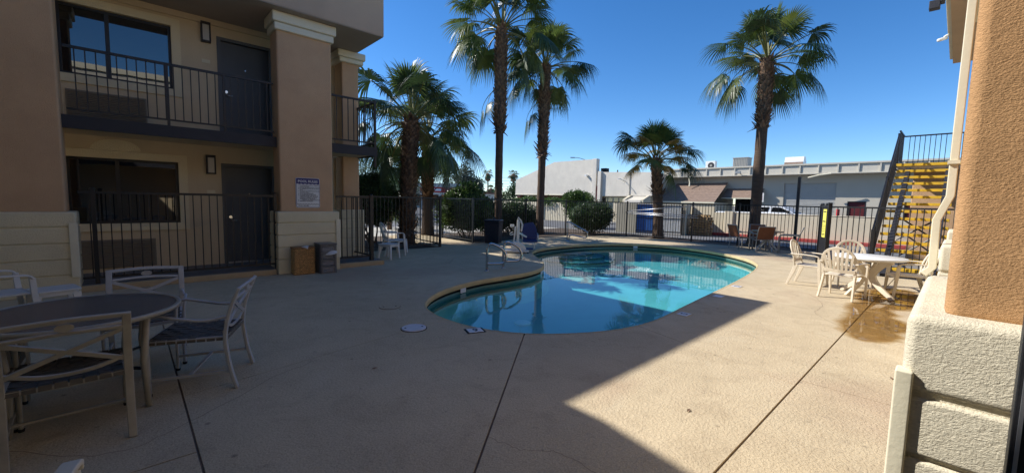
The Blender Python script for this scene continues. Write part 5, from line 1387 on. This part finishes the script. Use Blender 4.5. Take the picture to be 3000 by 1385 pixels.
shrub('low bright green shrub against the far wall beside the tall palm trunk', (27.3, 24.2), [(0, 0, 1.45, .9, 1.4, .5)], 1400, 0.18, 'leaf_bright', 27, group='far green shrubs')

def tree(label, base, trunk_h, blobs, n, size, m, seed, name='tree', core=0, elong=1.8, tr=0.16, group='distant trees', branches=14):
    rnd = random.Random(seed)
    t = thing(name, label, 'tree', (*base, -0.04), 0, group)
    leaf_cloud(rnd, n, blobs, size, shell=0.25, elong=elong).build('crown', M[m], t, world=False)
    b = MB(); b.tube(catmull([(0, 0, 0), (.08, .05, trunk_h * .5), (0, .1, trunk_h)], 5), [tr * (1 - .5 * i / 10) for i in range(11)], 8)
    for k in range(branches):
        q = rnd.choice(blobs); e = V(q[0] + rnd.uniform(-.7, .7) * q[3], q[1] + rnd.uniform(-.7, .7) * q[4], q[2] + rnd.uniform(-.4, .9) * q[5])
        s_ = V(0, .1, trunk_h * rnd.uniform(.6, 1)); mid = s_.lerp(e, .5) + V(0, 0, -.15 * q[5])
        b.tube(catmull([s_, mid, e], 4), [tr * .45 * (1 - .8 * i / 8) for i in range(9)], 5)
    b.build('trunk', M['twig'], t, world=False, smooth=True)
    return t
def polar(deg, D): return (D * cos(radians(deg)), D * sin(radians(deg)))
tree('pale feathery desert tree beyond the motel corner', polar(66.3, 36), 1.8, [(0, 0, 3.4, 2.6, 2.6, 1.4), (-2, 1, 3.3, 1.8, 1.8, 1.2), (1.3, -1.2, 3.0, 1.5, 1.5, 1.1), (.3, 0, 4.3, 1.6, 1.6, .8), (2.4, -1.8, 2.6, 1.3, 1.3, 1.0)], 6500, 0.16, 'leaf_pale', 31, elong=3.0)
tree('second pale desert tree, lower, right of the feathery one', polar(62.5, 44), 1.2, [(0, 0, 2.6, 1.6, 1.6, 1.2), (1.2, -.8, 2.2, 1.2, 1.2, .9)], 2600, 0.18, 'leaf_grey', 36, elong=2.4)
tree('grey-green round-topped tree far behind the fence, between the palms', polar(53.6, 85), 3.0, [(0, 0, 6.4, 2.0, 2.0, 2.0), (-.9, .6, 5.2, 1.7, 1.7, 1.6), (1.2, -1, 5.0, 1.9, 1.9, 1.5), (0, 0, 8.3, 1.0, 1.0, 1.0), (1.9, -1.6, 4.2, 1.5, 1.5, 1.4)], 2600, 0.42, 'leaf_grey', 32)
tree('green tree left of the white building beside a far palm', polar(46.2, 72), 2.0, [(0, 0, 3.6, 1.7, 1.7, 1.5), (1, -1, 3.0, 1.5, 1.5, 1.2), (-.8, .8, 2.7, 1.4, 1.4, 1.2)], 2200, 0.32, 'leaf', 33)
tree('low distant green tree at the end of the street, left', polar(52.2, 120), 1.2, [(0, 0, 3.4, 2.2, 2.2, 1.9), (2, -1.5, 2.8, 2, 2, 1.5)], 1500, 0.5, 'leaf', 34)
tree('low distant olive tree at the end of the street, right', polar(48.3, 125), 1.0, [(0, 0, 2.6, 2.2, 2.2, 1.7), (-1.8, 2, 2.9, 2.4, 2.4, 1.8)], 1500, 0.5, 'leaf_pale', 35)
tree('broad distant tree beyond the red shopfront', polar(57.0, 110), 1.2, [(0, 0, 3.6, 3.0, 3.0, 2.0), (-3, 2, 3.0, 2.5, 2.5, 1.7), (3, -2, 2.8, 2.5, 2.5, 1.6)], 2200, 0.5, 'leaf_grey', 37)

def far_palm(label, pos, h, cr, seed):
    rnd = random.Random(seed)
    t = thing('palm_tree', label, 'palm tree', (*pos, -0.04), 0, 'distant palms on the skyline')
    MB().tube([(0, 0, 0), (.1, 0, h * .5), (0, 0, h - cr * .3)], [.22, .17, .15], 8).build('trunk', M['bark'], t, world=False, smooth=True)
    MB().lathe([(0.18, h - cr * 1.5), (cr * .42, h - cr * 1.3), (cr * .38, h - cr * .4), (0.1, h - cr * .1)], 10).build('skirt', M['boot'], t, world=False)
    for k in range(22):
        pi_ = rnd.choice((70, 55, 40, 25, 12, 0)); s_ = cr * 0.52 * rnd.uniform(.85, 1.1)
        inst('frond', rnd.choice(FR[pi_]), t, (0, 0, h - cr * .25), (0, 0, k * 2.4), (s_, s_, s_))
far_palm('distant palm, the taller of the close group left of the tallest near trunk', polar(50.5, 105), 8.5, 1.55, 41)
far_palm('distant palm with a broad dark head, leftmost of the skyline palms', polar(51.5, 100), 6.0, 1.5, 42)
far_palm('distant low palm under the taller one of the close group', polar(50.05, 112), 5.0, 1.4, 43)
far_palm('distant slim palm just left of the white building', polar(47.0, 95), 7.9, 1.45, 44)
far_palm('distant palm half hidden by the tallest near trunk', polar(48.8, 115), 5.8, 1.3, 45)
t_ = thing('palm_tree', 'small bright young palm behind the dark shrub on the left', 'palm tree', (*polar(63.6, 22), -0.03), 0)
for k in range(14):
    inst('frond', random.choice(FR[random.choice((70, 55, 40, 25))]), t_, (0, 0, 0.95), (0, 0, k * 2.4), (.85, .85, .85))
MB().tube([(0, 0, 0), (0, 0, 1.0)], 0.12, 8).build('trunk', M['boot'], t_, world=False)
# ================================================================= neighbours beyond the fence
lw = thing('boundary_wall', 'low cream wall with a red kerb at its foot beyond the far fence', 'wall', (23.5, 0, 0))
box('wall', M['wall_cream'], lw, 23.4, 23.58, -14, 9.0, -0.04, 1.20)
box('wall', M['wall_cream'], lw, 23.4, 23.58, 9.0, 10.6, -0.04, 1.50)
box('cap', M['wall_cream'], lw, 23.38, 23.60, -14, 8.0, 1.20, 1.235, bevel=0.01)
box('pier', M['wall_cream'], lw, 23.33, 23.65, 8.0, 8.45, -0.04, 1.27, bevel=0.01)
kb = box('kerb', M['red_kerb'], None, 23.05, 23.36, -14, 10.3, -0.04, 0.12, bevel=0.02); tag(kb, kind='structure')
w2 = thing('boundary_wall', 'far cream wall across the street behind the tall shrub', 'wall', (26.8, 25, 0))
box('wall', M['wall_cream'], w2, 26.7, 26.9, 18.5, 33.5, -0.04, 1.50)
for y_ in (20.5, 24.6, 28.7): box('pier', M['wall_cream'], w2, 26.62, 26.98, y_, y_ + 0.4, -0.04, 1.55)
# refuse enclosure
e0 = V(20.17, 13.03, 0); ed_ = V(0.3, -0.954, 0)
en = thing('bin_enclosure', 'cream walled refuse enclosure with one blue and one white ribbed gate', 'enclosure', (e0.x, e0.y, 0), atan2(ed_.y, ed_.x))
def eb(name, m, a, b, y0, y1, z0, z1, par=None, bevel=0): return MB().box(a, b, y0, y1, z0, z1).build(name, m, par or en, world=False, bevel=bevel)
eb('wall', M['wall_cream'], 0, 1.08, -0.1, 0.1, -0.04, 1.58)
eb('wall', M['wall_cream'], 0, 0.2, 0.1, 3.2, -0.04, 1.58)
eb('wall', M['wall_cream'], 0.2, 3.4, 3.2, 3.4, -0.04, 1.58)
eb('wall', M['wall_cream'], 3.4, 3.6, 0.1, 2.2, -0.04, 1.58)
for nm, a, b_, m_ in (('gate', 1.12, 2.16, 'blue_steel'), ('gate', 2.26, 3.38, 'white_paint')):
    g = eb(nm, M[m_], a, b_, 0.02, 0.05, 0.06, 1.54)
    n_ = 11
    for i in range(n_):
        x = a + 0.02 + (b_ - a - 0.12) * i / (n_ - 1)
        eb('rib', M[m_], x, x + 0.08, -0.02, 0.02, 0.07, 1.53, g)
    for z_ in (0.1, 0.8, 1.48): eb('bar', M['black_metal'], a, b_, -0.035, -0.021, z_, z_ + 0.035, g)
eb('gate_post', M['black_metal'], 2.18, 2.25, -0.06, 0.06, -0.04, 1.62)
eb('gate_post', M['black_metal'], 3.40, 3.47, -0.06, 0.06, -0.04, 1.62)
# pallets
bd = MB().box(-0.5, 0.5, -0.05, 0.05, 0, 0.02).mesh('board'); bd.materials.append(M['wood_pallet'])
br = MB().box(-0.05, 0.05, -0.6, 0.6, 0, 0.09).mesh('bearer'); br.materials.append(M['wood_pallet'])
PZ = -0.03
for k in range(8):
    nm = ('bottom', 'second', 'third', 'fourth', 'fifth', 'sixth', 'seventh', 'top')[k]
    t = thing('pallet', 'wooden pallet before the low wall, %s' % ('at the bottom of the stack' if k == 0 else ('at the top of the stack' if k == 7 else '%s from the bottom of the stack' % nm)), 'pallet', (22.4 + random.uniform(-.08, .08), 9.30 + random.uniform(-.09, .09), PZ + k * 0.138), random.uniform(-.22, .22), 'stacked wooden pallets')
    t.scale = (0.62, 0.78, 1)
    for x in (-0.45, 0, 0.45): inst('bearer', br, t, (x, 0, 0.022))
    for i in range(5): inst('board', bd, t, (0, -0.54 + 1.08 * i / 4 + random.uniform(-.04, .04), 0.113))
    for i in range(3): inst('board', bd, t, (0, -0.54 + 1.08 * i / 2, 0))
# white pickup truck
TK = thing('pickup_truck', 'white pickup truck parked behind the low cream wall', 'truck', (27.0, 7.1, -0.03))
def prof(name, m, pts, x0, x1, bevel=0, par=None): return MB().prism_axis(pts, x0, x1, 0).build(name, m, par or TK, bevel=bevel)
body = prof('body', M['truck_white'], [(10.0, 0.45), (10.0, 1.15), (9.9, 1.22), (7.85, 1.22), (7.75, 1.24), (6.15, 1.24), (5.05, 1.13), (4.75, 1.05), (4.65, 0.80), (4.65, 0.45)], 26.15, 27.95, 0.05)
prof('cab', M['truck_white'], [(7.85, 1.20), (7.72, 1.50), (7.55, 1.60), (6.75, 1.63), (6.55, 1.60), (5.92, 1.22)], 26.25, 27.85, 0.05)
for a, b_, c_, d_ in ((7.62, 7.22, 7.15, 7.62), (7.05, 6.12, 6.62, 7.05)):
    prof('side_window', M['car_glass'], [(a, 1.28), (b_, 1.28), (c_, 1.54), (d_ - 0.04, 1.54)], 26.235, 26.249)
MB().add([(26.35, 6.56, 1.575), (27.75, 6.56, 1.575), (27.8, 5.97, 1.255), (26.3, 5.97, 1.255)], [(0, 1, 2, 3)]).build('windscreen', M['car_glass'], TK)
for y_ in (9.05, 5.6):
    for x_ in (26.18, 27.70):
        w_ = MB().tube([(x_, y_, 0.36), (x_ + 0.22, y_, 0.36)], 0.36, 20).build('wheel', M['rubber'], TK, smooth=False)
        MB().tube([(x_ - 0.005, y_, 0.36), (x_ + 0.225, y_, 0.36)], 0.2, 14).build('rim', M['aluminium'], w_)
box('mirror', M['rubber'], TK, 26.05, 26.16, 6.15, 6.32, 1.24, 1.38, bevel=0.02)
box('door_handle', M['chrome'], TK, 26.135, 26.15, 7.0, 7.12, 1.08, 1.11)
box('headlight', M['lamp_glass'], TK, 26.2, 26.6, 4.62, 4.68, 0.82, 0.98); box('headlight', M['lamp_glass'], TK, 27.5, 27.9, 4.62, 4.68, 0.82, 0.98)
# no-parking sign
t = thing('parking_sign', 'small white sign with red print on a post beside the right palm trunk', 'sign', (24.5, 7.15, -0.03))
MB().tube([(24.52, 7.15, -.03), (24.52, 7.15, 2.35)], 0.025, 8).build('post', M['pole_grey'], t)
pn = box('panel', M['sign_white'], t, 24.48, 24.49, 6.97, 7.28, 1.80, 2.28)
for z_, a in ((2.17, .08), (2.08, .10), (1.98, .10), (1.91, .10), (1.85, .08)): box('print_line', M['red_paint'], pn, 24.474, 24.479, 7.125 - a, 7.125 + a, z_, z_ + 0.028)

# grey single-storey building
gy = thing('commercial_building', 'long grey single-storey building with panelled fascia behind the fence', 'building', (36, 2, 0))
GX = 34.0
gh = [(5.5, 8.45, -0.1, 3.2), (3.95, 4.87, -0.1, 2.02), (1.3, 2.2, -0.1, 2.02), (10.5, 11.85, -0.1, 2.1)]
ys = sorted({-16.0, 17.2, *[h[0] for h in gh], *[h[1] for h in gh]}); zs_ = sorted({-0.1, 4.0, *[h[3] for h in gh]})
b = MB()
for i in range(len(ys) - 1):
    for k in range(len(zs_) - 1):
        cy, cz = (ys[i] + ys[i + 1]) / 2, (zs_[k] + zs_[k + 1]) / 2
        if any(h[0] < cy < h[1] and h[2] < cz < h[3] for h in gh): continue
        b.box(GX, GX + 0.3, ys[i], ys[i + 1], zs_[k], zs_[k + 1])
b.build('wall', M['wall_grey'], gy)
box('fascia', M['fascia_grey'], gy, 33.25, 45, -16, 17.1, 3.80, 4.36)
box('fascia_cap', M['fascia_grey'], gy, 33.16, 33.4, -16, 17.1, 4.36, 4.46)
box('fascia_foot', M['fascia_grey'], gy, 33.17, 33.24, -16, 17.1, 3.76, 3.82)
bt = MB().box(0, 0.07, -0.035, 0.035, 0, 0.56).mesh('batten'); bt.materials.append(M['fascia_grey'])
for i in range(32): inst('batten', bt, gy, (33.18 - 36, 16.6 - i * 1.02 - 2, 3.80))
sh = box('roller_shutter', M['shutter_grey'], gy, GX + 0.12, GX + 0.15, 5.5, 8.45, -0.04, 3.2)
b = MB()
for i in range(36): b.box(GX + 0.085, GX + 0.12, 5.5, 8.45, 0.0 + i * 0.088, 0.0 + i * 0.088 + 0.055)
tag(b.build('shutter_slats', M['shutter_grey'], sh), kind='stuff')
for h in gh[1:3]:
    d_ = box('door', M['maroon'], gy, GX + 0.06, GX + 0.1, h[0] + .06, h[1] - .06, -0.04, h[3] - .06)
    b = MB(); b.box(GX - 0.01, GX + 0.1, h[0], h[0] + .06, -.04, h[3]); b.box(GX - 0.01, GX + 0.1, h[1] - .06, h[1], -.04, h[3]); b.box(GX - 0.01, GX + 0.1, h[0] + .06, h[1] - .06, h[3] - .06, h[3]); b.build('frame', M['black_metal'], d_)
    box('push_bar', M['aluminium'], d_, GX + 0.0, GX + 0.05, h[0] + .12, h[1] - .4, 1.02, 1.08)
box('dark_entry', M['dark_void'], gy, GX + 1.2, GX + 1.25, 10.3, 12.0, -0.04, 2.2)
MB().tube([(33.6, 5.25, 0), (33.6, 5.25, 1.5)], 0.09, 12).build('bollard', M['red_paint'], gy)
# lean-to with shingle courses
lt = thing('lean_to', 'lean-to with a brown shingle roof against the grey building', 'lean-to', (32.5, 14, 0))
box('wall', M['wall_cream'], lt, 31.25, 33.98, 12.08, 16.1, -0.04, 1.76)
def slope_roof(par, xt, zt, xb, zb, ya0, ya1, yb0, yb1, n_):
    for i in range(n_):
        u0, u1 = i / n_, (i + 1) / n_
        def P(u, side):
            x = xb + (xt - xb) * u; z = zb + (zt - zb) * u
            y = (yb0 + (ya0 - yb0) * u) if side == 0 else (yb1 + (ya1 - yb1) * u)
            return V(x, y, z)
        a, b_, c_, d_ = P(u0, 0), P(u0, 1), P(min(1, u1 + .15 / n_), 1), P(min(1, u1 + .15 / n_), 0)
        up = V(0, 0, 0.035)
        MB().add([a + up, b_ + up, c_ + V(0, 0, .012), d_ + V(0, 0, .012), a, b_, c_ - V(0, 0, .02), d_ - V(0, 0, .02)], [(0, 3, 2, 1), (4, 5, 6, 7), (0, 1, 5, 4), (1, 2, 6, 5), (2, 3, 7, 6), (3, 0, 4, 7)]).build('shingle_course', M['shingle'], par)
slope_roof(lt, 33.97, 3.30, 31.0, 1.80, 12.2, 16.2, 11.95, 16.2, 12)
box('fascia_board', M['trim_cream'], lt, 30.93, 31.0, 11.95, 16.2, 1.70, 1.80)
MB().tube([(33.2, 14.9, 3.75), (33.05, 14.75, 3.3), (32.9, 14.7, 3.0)], 0.05, 8).build('pipe', M['trim_cream'], lt)
aw = thing('awning', 'small brown shingle awning over a dark doorway of the grey building', 'awning', (33.5, 11, 2.1))
slope_roof(aw, 33.98, 2.85, 33.0, 2.15, 9.67, 12.25, 9.67, 12.25, 6)
box('fascia_board', M['trim_cream'], aw, 32.94, 33.0, 9.67, 12.25, 2.08, 2.15)
box('bracket', M['trim_cream'], aw, 33.0, 33.98, 9.67, 9.72, 2.05, 2.14)
# roof plant
t = thing('roof_condenser', 'white box condenser with a round fan on the grey roof, leftmost', 'condenser', (35, 13.9, 4.36)); box('body', M['white_paint'], t, 34.8, 35.15, 13.55, 14.32, 4.36, 5.12, bevel=0.02)
f_ = MB().tube([(34.785, 13.88, 4.76), (34.8, 13.88, 4.76)], 0.25, 20).build('fan_grille', M['dark_slab'], t); MB().tube([(34.775, 13.88, 4.76), (34.786, 13.88, 4.76)], 0.09, 14).build('fan_hub', M['hvac'], f_)
t = thing('roof_cooler', 'tall ribbed grey cooler unit on the grey roof, middle one', 'cooler', (35, 11.6, 4.36)); box('body', M['hvac'], t, 34.7, 35.6, 11.15, 12.2, 4.40, 5.22, bevel=0.01)
for i in range(9): box('rib', M['hvac'], t, 34.68, 34.70, 11.22 + i * 0.112, 11.26 + i * 0.112, 4.45, 5.18)
box('cap', M['hvac'], t, 34.66, 35.64, 11.11, 12.24, 5.22, 5.27)
t = thing('roof_hood', 'white roof hood with a brown sloping face on the grey roof, right one', 'roof hood', (35, 8.0, 4.36))
MB().prism_axis([(34.6, 4.36), (35.9, 4.36), (35.3, 5.12), (34.9, 5.12)], 7.6, 8.75, 1).build('body', M['white_paint'], t); MB().prism_axis([(34.55, 4.40), (34.60, 4.38), (34.75, 4.72), (34.70, 4.74)], 7.62, 8.73, 1).build('louvre', M['shingle'], t)
t = thing('flood_light', 'grey flood light on a bracket on the panelled fascia', 'light', (33.1, 11.1, 3.9)); MB().tube([(33.2, 11.0, 3.85), (33.0, 11.1, 3.95)], 0.03, 6).build('bracket', M['pole_grey'], t); box('head', M['pole_grey'], t, 32.85, 33.0, 11.0, 11.35, 3.92, 4.1)
tag(MB().tube([(33.1, 5.7, 3.76), (33.05, 6.3, 3.68), (33.05, 6.9, 3.52)], 0.045, 6).build('loose_pipe', M['trim_cream'], None), 'loose white pipe sagging below the grey fascia', 'pipe')

# white building with the sloping parapet
wb = thing('white_building', 'white textured building with a tall sloping front wall beyond the palms', 'building', (31, 24, 0))
MB().prism_axis([(22.0, 2.20), (31.8, 2.24), (31.75, 3.70), (26.5, 5.30), (22.0, 5.32)], 30.0, 30.3, 0).build('front_wall', M['wall_white'], wb)
MB().prism_axis([(21.97, 2.15), (31.83, 2.19), (31.83, 2.25), (21.97, 2.21)], 29.96, 30.3, 0).build('lower_trim', M['trim_cream'], wb)
box('corner_pier', M['wall_white'], wb, 29.9, 30.35, 21.55, 22.0, -0.04, 5.35, bevel=0.02)
box('block', M['wall_white'], wb, 30.6, 42, 21.8, 31.6, 2.2, 3.4)
box('ground_floor', M['brick'], wb, 31.2, 42, 22.0, 31.0, -0.04, 2.25)
for y_ in (23.0, 24.6, 26.2, 27.8): 
    A = [(y_ - .55 * cos(a), 1.35 + .5 * sin(a)) for a in [pi * i / 10 for i in range(11)]]
    MB().prism_axis([(y_ + .55, 0)] + A[::-1] + [(y_ - .55, 0)] if False else [(y_ - .55, 0)] + A + [(y_ + .55, 0)], 31.15, 31.21, 0).build('arch_opening', M['dark_void'], wb)
box('shopfront', M['trim_cream'], wb, 31.1, 31.2, 29.3, 31.0, 0, 2.1)
for i in range(3): box('shop_window', M['pane'], wb, 31.06, 31.1, 28.6 + i * 0.24, 28.8 + i * 0.24, 0.3, 2.0)
box('column', M['maroon'], wb, 30.05, 30.45, 31.1, 31.6, -0.04, 2.2)
box('roof_vent', M['dark_void'], wb, 30.5, 31, 21.0, 21.5, 4.2, 4.55)
MB().add([(30.0, 21.5, 2.12), (30.0, 16.3, 2.16), (30.0, 16.3, 4.02), (30.0, 21.5, 4.2), (33.95, 17.05, 2.16), (33.95, 17.05, 4.05), (33.95, 21.5, 4.2), (33.95, 21.5, 2.12)], [(0, 3, 2, 1), (1, 2, 5, 4), (3, 6, 5, 2), (0, 7, 6, 3), (0, 1, 4, 7)]).build('side_block', M['wall_white'], wb)
box('pier', M['wall_white'], wb, 29.8, 30.1, 21.0, 21.3, -0.04, 4.25)
MB().add([(30.3, 21.5, -.04), (30.3, 16.3, -.04), (30.3, 16.3, 2.14), (30.3, 21.5, 2.11), (33.95, 17.05, -.04), (33.95, 17.05, 2.16)], [(0, 3, 2, 1), (1, 2, 5, 4)]).build('lower_wall', M['wall_cream'], wb)
for i in range(7): box('low_window', M['pane'], wb, 30.26, 30.3, 21.0 - i * .55 - .42, 21.0 - i * .55, 1.62, 2.0)
box('side_door', M['maroon'], wb, 29.95, 30.0, 21.35, 21.52, 1.2, 3.0)
MB().tube([(29.96, 18.3, -.04), (29.96, 18.3, 4.1)], 0.03, 6).build('conduit', M['fascia_grey'], wb)
l_ = MB().tube([(29.98, 18.7, 3.35), (29.5, 18.95, 3.55), (29.35, 19.0, 3.5)], 0.035, 6).build('wall_light', M['white_paint'], wb)
l_ = box('wall_light', M['white_paint'], wb, 29.7, 29.98, 22.45, 22.65, 3.85, 3.98)
MB().prism_axis([(29.0, 1.74), (30.0, 2.08), (30.0, 2.12), (29.0, 1.80)], 16.6, 18.0, 1).build('porch_roof', M['fascia_grey'], wb)
MB().prism_axis([(28.9, 1.55), (30.0, 1.55), (30.0, 2.2), (29.8, 2.2), (28.9, 1.86)], 16.4, 16.6, 1).build('porch_side', M['wall_cream'], wb)
MB().prism_axis([(28.9, 1.55), (30.0, 1.55), (30.0, 2.2), (29.8, 2.2), (28.9, 1.86)], 18.0, 18.2, 1).build('porch_side', M['wall_cream'], wb)
box('porch_front', M['wall_white'], wb, 28.85, 28.95, 16.6, 18.0, 1.5, 1.82)

# street furniture and far shops
def lamp(label, pos, h, arm, dx):
    t = thing('street_light', label, 'street light', (*pos, -0.04)); 
    MB().tube([(0, 0, 0), (0, 0, h)], [.10, .06], 8).build('pole', M['pole_grey'], t, world=False)
    P = catmull([(0, 0, h), (dx[0] * arm * .5, dx[1] * arm * .5, h + .35), (dx[0] * arm, dx[1] * arm, h + .45)], 4)
    MB().tube(P, 0.04, 6).build('arm', M['pole_grey'], t, world=False); e = P[-1]
    MB().obox((e.x, e.y, e.z - .03), V(*dx, 0), V(-dx[1], dx[0], 0), V(0, 0, 1), .32, .12, .06).build('lamp_head', M['pole_grey'], t, world=False)
rdir = (sin(radians(47)), -cos(radians(47)))
lamp('grey street light pole between the two left palm trunks', polar(59.4, 62), 7.4, 2.2, rdir)
lamp('street light arm curving over the white building roof', polar(37.0, 62), 7.6, 2.2, (-rdir[0], -rdir[1]))
shp = thing('shop_building', 'far shop with a white parapet and red sign band behind the left palms', 'building', (*polar(58.8, 75), 0), radians(-30))
MB().box(-9, 6, 0, 10, -0.04, 3.6).build('wall', M['wall_white'], shp, world=False)
MB().box(-9.1, 6.1, -0.15, 0, 3.6, 4.3).build('parapet', M['shutter_grey'], shp, world=False)
MB().box(-1, 6.05, -0.18, 0, 2.7, 3.6).build('sign_band', M['red_paint'], shp, world=False)
for i in range(9): MB().box(-8.6 + i * 1.6, -7.4 + i * 1.6, -0.05, 0.0, 0.3, 2.3).build('window', M['pane'], shp, world=False)
MB().box(0.4, 2.6, -0.2, -0.181, 2.95, 3.35).build('sign_letters', M['sign_white'], shp, world=False)
shp2 = thing('shop_building', 'small far pale building at the end of the street left of the tallest palm', 'building', (*polar(50.9, 95), 0), radians(-40))
MB().box(-2.2, 2.2, 0, 6, -0.04, 2.9).build('wall', M['wall_white'], shp2, world=False); MB().box(-2.4, 2.4, -.2, 6.2, 2.9, 3.2).build('roof', M['brick'], shp2, world=False); MB().box(-.5, .5, -.04, 0, 0, 2.1).build('door', M['dark_void'], shp2, world=False)
for i, z_ in enumerate((6.1, 5.5, 4.9, 4.4)):
    a, b_ = polar(80, 88), polar(38, 78)
    P = [V(a[0] + (b_[0] - a[0]) * u, a[1] + (b_[1] - a[1]) * u, z_ - 0.6 * sin(pi * u)) for u in [k / 20 for k in range(21)]]
    tag(MB().tube(P, 0.02, 5).build('power_line', M['black_metal'], None), 'thin power line in the sky behind the left palms, %s of four' % ('topmost', 'second from the top', 'third from the top', 'lowest')[i], 'wire', 'power lines')
for (dg, D, nm) in ((84, 89, 'motel'), (33, 79, 'grey building')):
    x, y = polar(dg, D)
    t = thing('utility_pole', 'wooden utility pole carrying the power lines beyond the %s' % nm, 'pole', (x, y, -0.04)); MB().tube([(0, 0, 0), (0, 0, 7.6)], [.16, .11], 8).build('shaft', M['twig'], t, world=False); MB().box(-1, 1, -.06, .06, 6.3, 6.45).build('cross_arm', M['twig'], t, world=False)

# leaf litter on the deck
for x, y, lab in ((3.1, 1.3, 'small dry leaf on the sunlit deck beside the shadow corner'), (5.2, 0.3, 'small dry leaf on the sunlit slab beside the near right pillar'), (1.6, 3.6, 'small dry leaf on the shaded deck left of the slanting joint')):
    tag(MB().add([(x, y, .006), (x + .035, y + .012, .012), (x + .07, y + .005, .006), (x + .035, y - .012, .009)], [(0, 1, 2), (0, 2, 3)]).build('fallen_leaf', M['boot'], None), lab, 'leaf', 'dry leaves on the deck')
